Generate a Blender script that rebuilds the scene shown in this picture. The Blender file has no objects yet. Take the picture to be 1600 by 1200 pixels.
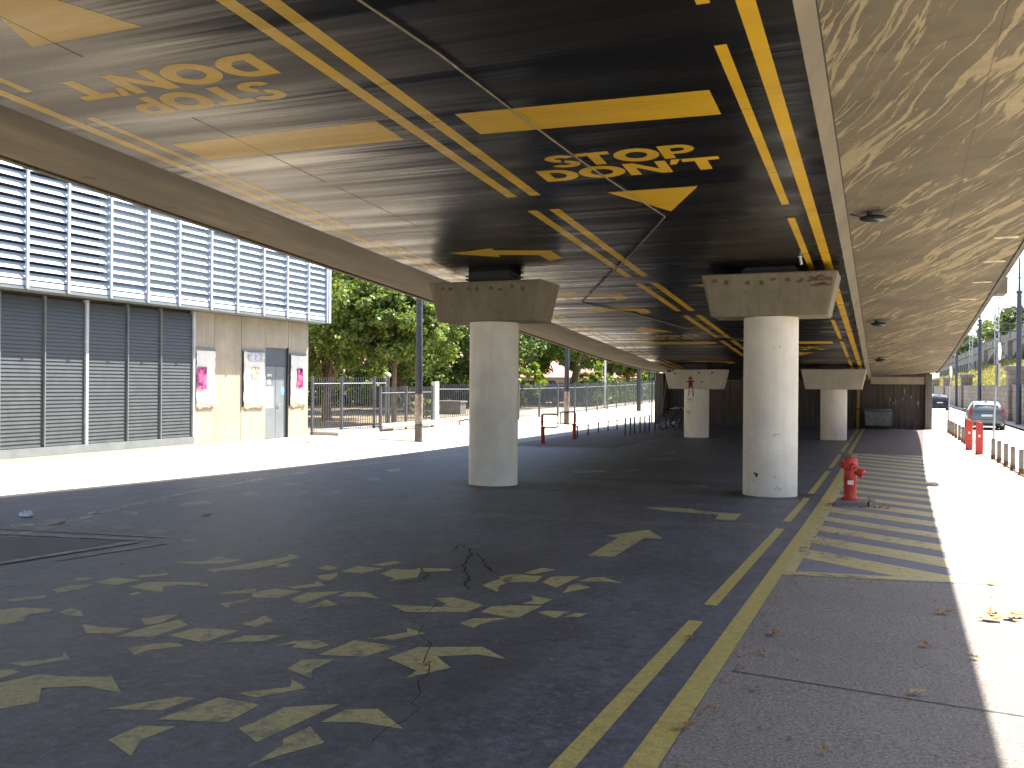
import bpy, bmesh, math, random
import numpy as np
from mathutils import Vector, Matrix
R = math.radians
sc = bpy.context.scene
COL = sc.collection
random.seed(7)
rng = np.random.default_rng(11)

# ------------------------------------------------------------------ terrain
def gplaza(y):
    y1, y2, s1 = 12.0, 26.0, .024
    if y < y1: return -s1 * max(y, -60)
    if y < y2:
        t = y - y1
        return -(s1 * y1 + s1 * t - s1 * t * t / (2 * (y2 - y1)))
    return -(s1 * y1 + s1 * (y2 - y1) / 2)
def gleft(y): return -.369 + .0106 * min(90, max(y, 8))
def gz(x, y):
    t = min(1, max(0, (-x - 13.3) / 3.7)); t = t * t * (3 - 2 * t)
    return gplaza(y) * (1 - t) + gleft(y) * t
def soff(y):                      # underside of the overpass
    z = 5.07 - .068 * y
    if y > 36: z += .00153 * (y - 36) ** 2
    return z

# ------------------------------------------------------------------ node helpers
class NT:
    def __init__(s, name):
        s.m = bpy.data.materials.new(name); s.m.use_nodes = True
        s.t = s.m.node_tree; s.t.nodes.clear()
        s.out = s.n('ShaderNodeOutputMaterial')
        s.b = s.n('ShaderNodeBsdfPrincipled'); s.l(s.b.outputs[0], s.out.inputs[0])
        s._co = None
    def n(s, typ, **k):
        a = s.t.nodes.new(typ)
        for kk, v in k.items(): setattr(a, kk, v)
        return a
    def l(s, a, b): s.t.links.new(a, b)
    def co(s):
        if s._co is None: s._co = s.n('ShaderNodeNewGeometry').outputs['Position']
        return s._co
    def obco(s): return s.n('ShaderNodeTexCoord').outputs['Object']
    def mapping(s, scale=(1, 1, 1), rot=(0, 0, 0), loc=(0, 0, 0), src=None):
        a = s.n('ShaderNodeMapping'); a.inputs['Scale'].default_value = scale
        a.inputs['Rotation'].default_value = rot; a.inputs['Location'].default_value = loc
        s.l(src or s.co(), a.inputs['Vector']); return a.outputs[0]
    def noise(s, scale, detail=4, rough=.55, src=None, dist=0, typ=None):
        a = s.n('ShaderNodeTexNoise')
        if typ: a.noise_type = typ
        a.inputs['Scale'].default_value = scale; a.inputs['Detail'].default_value = detail
        a.inputs['Roughness'].default_value = rough; a.inputs['Distortion'].default_value = dist
        s.l(src or s.co(), a.inputs['Vector']); return a.outputs[0]
    def voro(s, scale, src=None, feature='F1', out=0):
        a = s.n('ShaderNodeTexVoronoi', feature=feature); a.inputs['Scale'].default_value = scale
        s.l(src or s.co(), a.inputs['Vector']); return a.outputs[out]
    def ramp(s, fac, stops):
        a = s.n('ShaderNodeValToRGB'); e = a.color_ramp.elements
        e[0].position, e[0].color = stops[0][0], c4(stops[0][1])
        e[1].position, e[1].color = stops[-1][0], c4(stops[-1][1])
        for p, c in stops[1:-1]:
            q = e.new(p); q.color = c4(c)
        s.l(fac, a.inputs[0]); return a.outputs[0]
    def mix(s, fac, a, b, mode='MIX'):
        m = s.n('ShaderNodeMix', data_type='RGBA', blend_type=mode)
        for i, v in ((0, fac), (6, a), (7, b)):
            if isinstance(v, (int, float)): m.inputs[i].default_value = v
            elif isinstance(v, tuple): m.inputs[i].default_value = c4(v)
            else: s.l(v, m.inputs[i])
        return m.outputs[2]
    def math(s, op, a, b=0.0, c=0.0):
        m = s.n('ShaderNodeMath', operation=op)
        for i, v in ((0, a), (1, b), (2, c)):
            if isinstance(v, (int, float)): m.inputs[i].default_value = v
            else: s.l(v, m.inputs[i])
        return m.outputs[0]
    def col(s, c):
        if isinstance(c, tuple): s.b.inputs['Base Color'].default_value = c4(c)
        else: s.l(c, s.b.inputs['Base Color'])
        return s
    def rough(s, v):
        if isinstance(v, (int, float)): s.b.inputs['Roughness'].default_value = v
        else: s.l(v, s.b.inputs['Roughness'])
        return s
    def metal(s, v): s.b.inputs['Metallic'].default_value = v; return s
    def bump(s, h, strength=.3, dist=.02, prev=None):
        a = s.n('ShaderNodeBump'); a.inputs['Strength'].default_value = strength; a.inputs['Distance'].default_value = dist
        s.l(h, a.inputs['Height'])
        if prev is not None: s.l(prev, a.inputs['Normal'])
        s.l(a.outputs[0], s.b.inputs['Normal']); return a.outputs[0]
def c4(c):
    if isinstance(c, (int, float)): return (c, c, c, 1)
    return tuple(c) + (1,) if len(c) == 3 else tuple(c)
def mul(c, k): return tuple(min(1, v * k) for v in c)

def plain(name, c, rough=.6, metal=0, var=.18, scale=3.0, bumps=.0, spec=None):
    m = NT(name); f = m.noise(scale, 5, .6, src=m.obco())
    m.col(m.ramp(f, [(.3, mul(c, 1 - var)), (.7, mul(c, 1 + var))])).metal(metal)
    m.rough(m.math('MULTIPLY_ADD', f, .25, rough - .12))
    if bumps: m.bump(m.noise(scale * 12, 3, src=m.obco()), bumps, .01)
    if spec is not None: m.b.inputs['Specular IOR Level'].default_value = spec
    return m.m

M = {}
def ground_mat(name, c, grain=90, gvar=.35, patch=.25, rough=.85, dark=None, bumps=.25, spots=()):
    m = NT(name)
    g = m.noise(grain, 4, .8); p = m.noise(.55, 6, .62); q = m.noise(4.0, 5, .65)
    a = m.ramp(g, [(.3, mul(c, 1 - gvar)), (.7, mul(c, 1 + gvar))])
    a = m.mix(m.math('MULTIPLY', m.ramp(p, [(.35, 0), (.7, 1)]), patch), a, mul(c, .45))
    a = m.mix(m.math('MULTIPLY', m.ramp(q, [(.52, 0), (.75, 1)]), patch), a, mul(c, 1.6))
    if dark:
        d = m.noise(.23, 4, .6, src=m.mapping((1, .5, 1), loc=(3, 8, 0)))
        a = m.mix(m.ramp(d, [(.52, 0), (.68, .4)]), a, dark)
        fine = m.noise(13, 7, .8); mid = m.noise(2.6, 7, .72, src=m.mapping((1, .55, 1), loc=(2, 4, 0))); a = m.mix(m.ramp(mid, [(.47, 0), (.62, .5)]), a, mul(c, 1.6)); a = m.mix(m.ramp(mid, [(.36, .45), (.46, 0)]), a, mul(c, .55)); a = m.mix(m.ramp(fine, [(.52, 0), (.62, .6)]), a, mul(c, 2.0)); a = m.mix(m.ramp(fine, [(.36, .7), (.46, 0)]), a, mul(c, .4))
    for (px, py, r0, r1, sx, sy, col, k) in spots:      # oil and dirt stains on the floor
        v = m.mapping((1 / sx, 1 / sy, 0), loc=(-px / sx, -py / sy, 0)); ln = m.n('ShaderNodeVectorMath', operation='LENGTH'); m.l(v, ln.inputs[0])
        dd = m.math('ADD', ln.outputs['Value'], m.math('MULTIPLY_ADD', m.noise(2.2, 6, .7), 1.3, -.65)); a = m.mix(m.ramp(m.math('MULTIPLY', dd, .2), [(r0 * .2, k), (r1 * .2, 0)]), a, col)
    m.col(a).rough(rough); m.bump(g, bumps, .004); return m.m
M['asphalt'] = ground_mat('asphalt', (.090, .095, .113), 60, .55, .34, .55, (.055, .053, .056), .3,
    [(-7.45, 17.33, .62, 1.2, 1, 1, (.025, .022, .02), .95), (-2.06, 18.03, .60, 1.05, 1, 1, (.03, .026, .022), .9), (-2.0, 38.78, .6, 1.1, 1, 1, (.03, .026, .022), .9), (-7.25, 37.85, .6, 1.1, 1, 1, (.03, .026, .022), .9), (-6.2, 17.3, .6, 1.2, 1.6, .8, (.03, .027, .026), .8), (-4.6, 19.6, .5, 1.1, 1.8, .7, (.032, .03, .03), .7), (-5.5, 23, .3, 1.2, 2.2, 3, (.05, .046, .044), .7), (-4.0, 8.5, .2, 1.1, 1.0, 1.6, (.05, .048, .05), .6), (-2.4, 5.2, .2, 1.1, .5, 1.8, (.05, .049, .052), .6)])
M['asphalt_patch'] = ground_mat('asphalt_patch', (.04, .033, .031), 80, .5, .2, .6)
M['gravel_paving'] = ground_mat('gravel_paving', (.195, .172, .152), 55, .85, .25)
M['brown_paving'] = ground_mat('brown_paving', (.12, .095, .09), 60, .5, .3)
M['hatch_asphalt'] = ground_mat('hatch_asphalt', (.17, .165, .185), 90, .35, .25)
M['pavement'] = ground_mat('sunlit_pavement', (.48, .415, .32), 60, .2, .12)
M['road'] = ground_mat('road_surface', (.42, .40, .37), 60, .2, .15)
M['kerb'] = ground_mat('kerb_stone', (.36, .34, .31), 40, .2, .25)
M['park_soil'] = ground_mat('park_soil', (.20, .15, .085), 3, .4, .5)
M['base'] = ground_mat('far_ground', (.17, .16, .12), 2, .3, .4)

def yellow_ground(name, c, under, lo, hi):
    m = NT(name)
    w = m.noise(7.0, 9, .72); g = m.noise(100, 2, .7); big = m.noise(.9, 4, .6)
    s = m.math('ADD', m.math('MULTIPLY', w, .7), m.math('MULTIPLY', big, .3))
    y = m.ramp(m.math('ADD', m.math('MULTIPLY', g, .5), m.math('MULTIPLY', m.noise(22, 4, .7), .5)), [(.34, mul(c, .55)), (.62, mul(c, 1.2))])
    m.col(m.mix(m.ramp(s, [(lo, 1), (hi, 0)]), y, under)).rough(.55); m.bump(g, .2, .003); return m.m
M['yellow_road'] = yellow_ground('worn_yellow_road_paint', (.43, .37, .175), (.11, .11, .118), .37, .48)
M['yellow_line'] = yellow_ground('yellow_line_paint', (.46, .37, .12), (.11, .1, .09), .30, .37)
M['yellow_hatch'] = yellow_ground('yellow_hatch_paint', (.50, .41, .19), (.16, .15, .15), .405, .455)
M['yellow_faded'] = yellow_ground('faded_yellow_paint', (.47, .42, .27), (.125, .125, .13), .48, .62)
M['yellow_thin'] = yellow_ground('thin_faded_yellow_paint', (.42, .38, .25), (.125, .125, .13), .48, .64)

def soffit_paint(name, c, rough, spec=.5, wear=None):
    m = NT(name)
    v = m.mapping((.10, 2.4, .2), (0, 0, R(2))); w = m.noise(1.0, 2.5, .5, src=v)
    v2 = m.mapping((.22, 8.0, .2)); w2 = m.noise(1.0, 2, .5, src=v2)
    f = m.noise(1.0, 3, .5, src=m.mapping((.3, 1.5, 1)))
    a = m.ramp(f, [(.3, mul(c, .85)), (.75, mul(c, 1.15))])
    if wear: a = m.mix(m.ramp(m.noise(9, 8, .75), [(.63, 0), (.72, .55)]), a, wear)
    m.col(a); rf = m.noise(1.0, 2.5, .5, src=m.mapping((.13, 1.7, .2), loc=(4, 1, 0)))
    m.rough(m.math('MULTIPLY_ADD', m.ramp(rf, [(.32, 0), (.68, 1)]), .26, rough - .12))
    m.b.inputs['Specular Tint'].default_value = (1, .83, .60, 1)
    m.b.inputs['Specular IOR Level'].default_value = spec
    h = m.math('ADD', w, m.math('MULTIPLY', w2, .22)); m.bump(h, .9, .018); return m.m
M['black_paint'] = soffit_paint('black_gloss_paint', (.0065, .0062, .0068), .29, .40)
M['yellow_paint'] = soffit_paint('yellow_gloss_paint', (.66, .39, .022), .36, .35)

def concrete(name, c, streak=None, stain=.35, scale=1.0, bumps=.25, board=None, rough=.85):
    m = NT(name)
    p = m.noise(.8 * scale, 7, .65); q = m.noise(6 * scale, 6, .7); g = m.noise(60, 2, .6)
    a = m.ramp(p, [(.3, mul(c, .78)), (.7, mul(c, 1.18))])
    a = m.mix(m.math('MULTIPLY', m.ramp(q, [(.55, 0), (.72, 1)]), stain), a, mul(c, .42))
    if streak:
        d = m.noise(1.0, 5, .65, src=m.mapping((7, 7, .5)))
        a = m.mix(m.ramp(d, [(.48, 0), (.66, streak[1])]), a, streak[0])
    m.col(a).rough(rough)
    h = g
    if board:
        h = m.math('ADD', m.math('MULTIPLY', g, .3), m.noise(1, 4, .6, src=m.mapping(board)))
    m.bump(h, bumps, .008); return m.m
M['column'] = concrete('painted_column', (.72, .645, .55), ((.46, .40, .33), .18), .06, .8, .10, rough=.55)
M['cap'] = concrete('cap_concrete', (.225, .185, .125), ((.15, .12, .08), .6), .5, 1.6, .3)
M['cap_pale'] = concrete('cap_pale_paint', (.46, .41, .34), ((.3, .26, .21), .3), .15, 1, .1)
M['deck'] = concrete('deck_concrete', (.20, .165, .112), None, .3, .8, .3, (3, .6, 1))
M['fascia'] = concrete('fascia_concrete', (.16, .145, .12), ((.05, .045, .04), .7), .5, 1.2, .3)
M['abut'] = concrete('abutment_concrete', (.085, .07, .06), ((.022, .018, .017), .85), .5, .7, .4, (4, 4, .3))
M['abut_beam'] = concrete('abutment_beam_concrete', (.38, .33, .25), None, .3, 1, .2)
M['panel'] = concrete('precast_panel', (.42, .365, .28), ((.3, .25, .19), .4), .12, 1.2, .15)
M['wall_stone'] = None
M['block'] = concrete('plinth_concrete', (.19, .17, .15), None, .4, 3, .4)
M['viaduct'] = concrete('viaduct_stone', (.27, .235, .20), ((.12, .105, .095), .6), .3, .3, .2)
M['stain'] = plain('rust_stain', (.125, .082, .05), .9, 0, .45, 30)
M['scuff'] = plain('scuffed_paint', (.45, .40, .34), .9, 0, .35, 20)
M['graffiti_red'] = plain('red_spray_paint', (.15, .012, .012), .7, 0, .5, 12)
M['graffiti_dark'] = plain('dark_spray_paint', (.035, .03, .032), .8, 0, .5, 10)
M['graffiti_grey'] = plain('grey_marker', (.25, .24, .23), .8, 0, .4, 10)
M['graffiti_white'] = plain('white_spray_paint', (.30, .28, .27), .8, 0, .5, 10)

# cantilever underside with lime streaks running across it
def streaked():
    m = NT('lime_streaked_concrete')
    c = (.142, .113, .070)
    v = m.mapping((1, 1, 1), (0, 0, R(-20)))
    wn = m.n('ShaderNodeTexNoise'); wn.inputs['Scale'].default_value = .42; wn.inputs['Detail'].default_value = 3.0; wn.inputs['Roughness'].default_value = .5; m.l(v, wn.inputs['Vector'])
    add = m.n('ShaderNodeVectorMath', operation='MULTIPLY_ADD'); m.l(wn.outputs['Color'], add.inputs[0]); add.inputs[1].default_value = (.5, .6, 0); m.l(v, add.inputs[2])
    fn = m.n('ShaderNodeTexNoise'); fn.inputs['Scale'].default_value = 3.0; fn.inputs['Detail'].default_value = 6.0; fn.inputs['Roughness'].default_value = .65; m.l(v, fn.inputs['Vector'])
    ad2 = m.n('ShaderNodeVectorMath', operation='MULTIPLY_ADD'); m.l(fn.outputs['Color'], ad2.inputs[0]); ad2.inputs[1].default_value = (.09, .25, 0); m.l(add.outputs[0], ad2.inputs[2])
    s1 = m.noise(1.0, 3, .5, src=m.mapping((1.7, .11, 1), src=ad2.outputs[0]))
    s2 = m.noise(1.0, 3, .55, src=m.mapping((4.2, .2, 1), loc=(7, 2, 0), src=ad2.outputs[0]))
    s3 = m.noise(1.0, 2, .5, src=m.mapping((9.5, .36, 1), loc=(3, 9, 0), src=ad2.outputs[0]))
    r1 = m.math('ABSOLUTE', m.math('SUBTRACT', s1, .5)); r2 = m.math('ABSOLUTE', m.math('SUBTRACT', s2, .5)); r3 = m.math('ABSOLUTE', m.math('SUBTRACT', s3, .5))
    big = m.noise(.5, 3, .5, src=m.mapping((1, .5, 1), loc=(5, 1, 0), src=v))
    t1 = m.math('MULTIPLY_ADD', big, .12, -.042); t2 = m.math('MULTIPLY_ADD', big, .085, -.028); t3 = m.math('MULTIPLY_ADD', big, .07, -.030)
    d1 = m.math('SUBTRACT', t1, r1); d2 = m.math('SUBTRACT', t2, r2); d3 = m.math('SUBTRACT', t3, r3)
    d = m.math('MAXIMUM', d1, m.math('MAXIMUM', d2, d3))
    mask = m.ramp(d, [(0.0, 0), (.007, 1)])
    p = m.noise(1.1, 7, .65); base = m.ramp(p, [(.3, mul(c, .72)), (.7, mul(c, 1.2))])
    bl = m.noise(1, 4, .6, src=m.mapping((.6, 9, 1)))
    base = m.mix(m.ramp(bl, [(.5, 0), (.8, .35)]), base, mul(c, .6))
    pale = m.ramp(m.noise(5, 6, .7), [(.3, (.265, .212, .118)), (.7, (.40, .322, .185))])
    a = m.mix(m.math('MULTIPLY', mask, .85), base, pale)
    sx = m.n('ShaderNodeSeparateXYZ'); m.l(m.co(), sx.inputs[0])
    def joint(a, out, period, off):
        fr = m.math('FRACT', m.math('MULTIPLY_ADD', sx.outputs[out], 1 / period, off)); return m.mix(m.math('MULTIPLY', m.math('LESS_THAN', fr, .012 / period), .45), a, mul(c, .35))
    a = joint(a, 1, 2.45, .3); a = joint(a, 0, 1.6, .45)
    for px, py in ((-.2, 15.1), (-.24, 27.2), (-.28, 37.6)):
        vv = m.mapping((1.7, 1.1, 0), loc=(-px * 1.7, -py * 1.1, 0)); ln = m.n('ShaderNodeVectorMath', operation='LENGTH'); m.l(vv, ln.inputs[0])
        dd = m.math('ADD', ln.outputs['Value'], m.math('MULTIPLY_ADD', m.noise(7, 7, .75), 1.4, -.7)); a = m.mix(m.ramp(dd, [(.12, .85), (.55, 0)]), a, (.035, .03, .026))
    m.col(a).rough(.85)
    m.bump(m.math('ADD', m.noise(50, 2, .6), m.math('MULTIPLY', mask, .5)), .25, .006); return m.m
M['streaked'] = streaked()
def streaked_left():
    m = NT('left_cantilever_concrete'); c = (.150, .120, .072)
    p = m.noise(1, 6, .6, src=m.mapping((1.2, .35, 1), (0, 0, R(12))))
    m.col(m.ramp(p, [(.3, mul(c, .7)), (.55, c), (.75, mul(c, 1.5))])).rough(.85); m.bump(m.noise(40, 3), .2, .006); return m.m
M['slab_left'] = streaked_left()

def blocks(name, c, mortar, bw, bh, axis):
    m = NT(name)
    sx = m.n('ShaderNodeSeparateXYZ'); m.l(m.co(), sx.inputs[0])
    cb = m.n('ShaderNodeCombineXYZ'); m.l(sx.outputs[axis], cb.inputs[0]); m.l(sx.outputs[2], cb.inputs[1])
    b = m.n('ShaderNodeTexBrick'); m.l(cb.outputs[0], b.inputs['Vector'])
    b.inputs['Scale'].default_value = 1; b.inputs['Brick Width'].default_value = bw; b.inputs['Row Height'].default_value = bh
    b.inputs['Mortar Size'].default_value = .018; b.inputs['Color1'].default_value = c4(mul(c, .8)); b.inputs['Color2'].default_value = c4(mul(c, 1.15)); b.inputs['Mortar'].default_value = c4(mortar)
    n = m.noise(1.2, 6, .65)
    m.col(m.mix(m.ramp(n, [(.45, 0), (.75, .7)]), b.outputs[0], mul(c, .45))).rough(.9)
    m.bump(m.math('ADD', m.math('MULTIPLY', b.outputs[1], -1), m.noise(9, 5, .7)), .5, .03); return m.m
M['wall_stone'] = blocks('stone_blocks', (.32, .255, .18), (.13, .11, .09), .75, .36, 1)
M['pier_stone'] = blocks('pier_stone_blocks', (.27, .215, .175), (.13, .11, .09), .6, .36, 1)

def leaf_mat(name, c):
    m = NT(name)
    oi = m.n('ShaderNodeNewGeometry').outputs['Random Per Island']
    a = m.ramp(oi, [(0, mul(c, .55)), (.55, c), (1, (c[0] * 1.9, c[1] * 1.55, c[2] * 1.2))])
    m.col(a).rough(.5)
    tr = m.n('ShaderNodeBsdfTranslucent'); m.l(m.mix(1.0, a, (1.0, 1.0, .45), 'MULTIPLY'), tr.inputs[0])
    mx = m.n('ShaderNodeMixShader'); mx.inputs[0].default_value = .45
    m.l(m.b.outputs[0], mx.inputs[1]); m.l(tr.outputs[0], mx.inputs[2]); m.l(mx.outputs[0], m.out.inputs[0]); return m.m
M['leaf_mid'] = leaf_mat('plane_tree_leaf', (.16, .235, .055))
M['leaf_dark'] = leaf_mat('dark_leaf', (.095, .155, .04))
M['leaf_lime'] = leaf_mat('lime_leaf', (.16, .23, .02))
M['leaf_far'] = leaf_mat('hill_leaf', (.14, .19, .075))
M['bark'] = plain('bark', (.16, .115, .075), .9, 0, .4, 5, .4)
M['grass'] = ground_mat('bank_grass', (.36, .34, .20), 1.2, .45, .4)

M['steel_light'] = plain('galvanised_steel', (.50, .53, .56), .45, .2, .12, 4)
M['slat'] = plain('pale_metal_slat', (.47, .52, .575), .45, .1, .08, 3)
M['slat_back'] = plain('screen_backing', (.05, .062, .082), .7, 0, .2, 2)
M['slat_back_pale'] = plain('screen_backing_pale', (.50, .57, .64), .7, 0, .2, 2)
M['shutter'] = plain('grey_shutter', (.07, .080, .086), .55, .1, .12, 3)
M['shutter_gap'] = plain('shutter_gap', (.035, .038, .042), .7, 0, .2, 3)
M['frame_grey'] = plain('grey_frame', (.20, .225, .23), .5, .2, .12, 3)
M['drain_pale'] = plain('pale_drain_plate', (.62, .53, .36), .8, 0, .2, 8)
M['door'] = plain('grey_door', (.21, .24, .255), .5, .1, .1, 2)
M['door_dark'] = plain('dark_grey_panel', (.10, .115, .14), .5, .1, .1, 2)
M['paper'] = plain('white_paper', (.78, .77, .73), .8, 0, .08, 5)
M['paper_dirty'] = plain('torn_paper', (.55, .47, .33), .85, 0, .35, 9)
M['dark_metal'] = plain('dark_metal', (.035, .036, .042), .5, .3, .25, 5)
M['pole_dark'] = plain('dark_painted_pole', (.055, .055, .068), .5, .1, .25, 3)
M['pole_bare'] = plain('pole_paper_remains', (.30, .25, .21), .85, 0, .6, 7)
M['pole_brown'] = plain('pole_scuffed_base', (.12, .105, .095), .8, 0, .4, 7)
M['fence_metal'] = plain('fence_grey_metal', (.10, .108, .125), .5, .3, .2, 3)
M['white'] = plain('white_paint', (.75, .76, .78), .5, 0, .08, 4)
def worn_red():
    m = NT('worn_red_paint'); o = m.obco(); f = m.noise(9, 6, .65, src=o); g = m.noise(28, 7, .78, src=o)
    a = m.ramp(f, [(.3, (.34, .016, .010)), (.55, (.47, .026, .016)), (.75, (.50, .075, .05))])
    a = m.mix(m.ramp(g, [(.62, 0), (.66, .9)]), a, (.11, .05, .035)); a = m.mix(m.ramp(g, [(.33, .6), (.38, 0)]), a, (.50, .22, .17))
    m.col(a).rough(m.math('MULTIPLY_ADD', f, .4, .25)); m.bump(g, .15, .004); return m.m
M['red'] = worn_red()
M['red_post'] = plain('red_post_paint', (.50, .045, .04), .5, 0, .3, 9)
M['red_dark'] = plain('dark_red_paint', (.26, .016, .018), .55, 0, .3, 6)
M['green_sign'] = plain('green_sign_sheet', (.012, .16, .085), .45, 0, .08, 3)
M['bollard'] = plain('weathered_post', (.20, .175, .15), .8, 0, .3, 14)
M['rust'] = plain('rusty_metal', (.16, .09, .055), .85, .1, .5, 12)
M['rubber'] = plain('rubber', (.018, .018, .02), .7, 0, .2, 5)
M['black'] = plain('black_rubber_bearing', (.008, .008, .009), .5, 0, .2, 5)
M['glass'] = plain('car_glass', (.03, .05, .055), .08, 0, .1, 2, spec=.9)
M['car_green'] = plain('car_grey_green_paint', (.15, .165, .155), .25, .4, .08, 2, spec=.7)
M['car_navy'] = plain('car_dark_paint', (.012, .014, .022), .25, .3, .1, 2, spec=.7)
M['car_white'] = plain('car_white_paint', (.7, .7, .7), .3, 0, .05, 2)
M['car_blue'] = plain('car_blue_paint', (.02, .03, .06), .3, .3, .05, 2)
M['tail'] = plain('tail_light_red', (.50, .02, .035), .25, 0, .1, 8)
M['plate'] = plain('number_plate', (.70, .69, .62), .5, 0, .05, 8)
M['bin'] = plain('bin_grey', (.15, .155, .16), .6, 0, .3, 4)
M['bin_side'] = plain('bin_side_grey', (.17, .175, .20), .6, 0, .3, 4)
M['pipe_yellow'] = plain('yellow_gas_pipe', (.40, .22, .04), .6, 0, .3, 5)
M['conduit'] = plain('pale_conduit', (.20, .165, .115), .6, 0, .4, 6)
M['pinkroof'] = plain('salmon_red_tiles', (.52, .235, .20), .8, 0, .15, .6)
M['beige'] = plain('beige_render', (.45, .38, .29), .85, 0, .12, .5)
M['spire'] = plain('slate_spire', (.16, .19, .24), .7, 0, .12, .3)
M['dryleaf'] = plain('dry_leaf', (.30, .15, .05), .8, 0, .4, 30)
M['dryleaf_pale'] = plain('pale_dry_leaf', (.44, .31, .11), .8, 0, .35, 30)
M['litter'] = plain('crumpled_plastic', (.50, .56, .66), .4, 0, .2, 20)
def printmat(name, cols, scale):
    m = NT(name); f = m.noise(scale, 4, .6, dist=.5)
    m.col(m.ramp(f, [(.36, cols[0]), (.5, cols[1]), (.62, cols[2])])).rough(.6)
    for e in m.t.nodes:
        if e.type == 'VALTORGB': e.color_ramp.interpolation = 'EASE'
    return m.m
M['magenta'] = printmat('magenta_print', [(.02, .01, .06), (.30, .02, .12), (.50, .13, .26)], 4)
M['small_print'] = printmat('pale_colour_print', [(.35, .30, .12), (.62, .58, .45), (.45, .10, .07)], 7)
M['blue_print'] = printmat('blue_paper', [(.30, .33, .42), (.55, .56, .58), (.7, .7, .66)], 6)
M['sticker_blue'] = plain('pale_blue_sticker', (.20, .50, .72), .5, 0, .1, 5)
M['wire'] = plain('overhead_wire', (.10, .11, .13), .5, .3, .1, 3)
M['lattice'] = plain('pale_lattice_steel', (.45, .50, .53), .5, .2, .1, 1)
M['navy_pole'] = plain('catenary_pole_paint', (.075, .08, .105), .5, .1, .2, 2)
M['bike'] = plain('bike_frame_paint', (.05, .05, .06), .4, .2, .2, 5)
M['chrome'] = plain('dull_chrome', (.45, .45, .46), .35, .7, .1, 5)
M['tar'] = plain('tar_crack', (.010, .010, .011), .6, 0, .3, 8)

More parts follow.
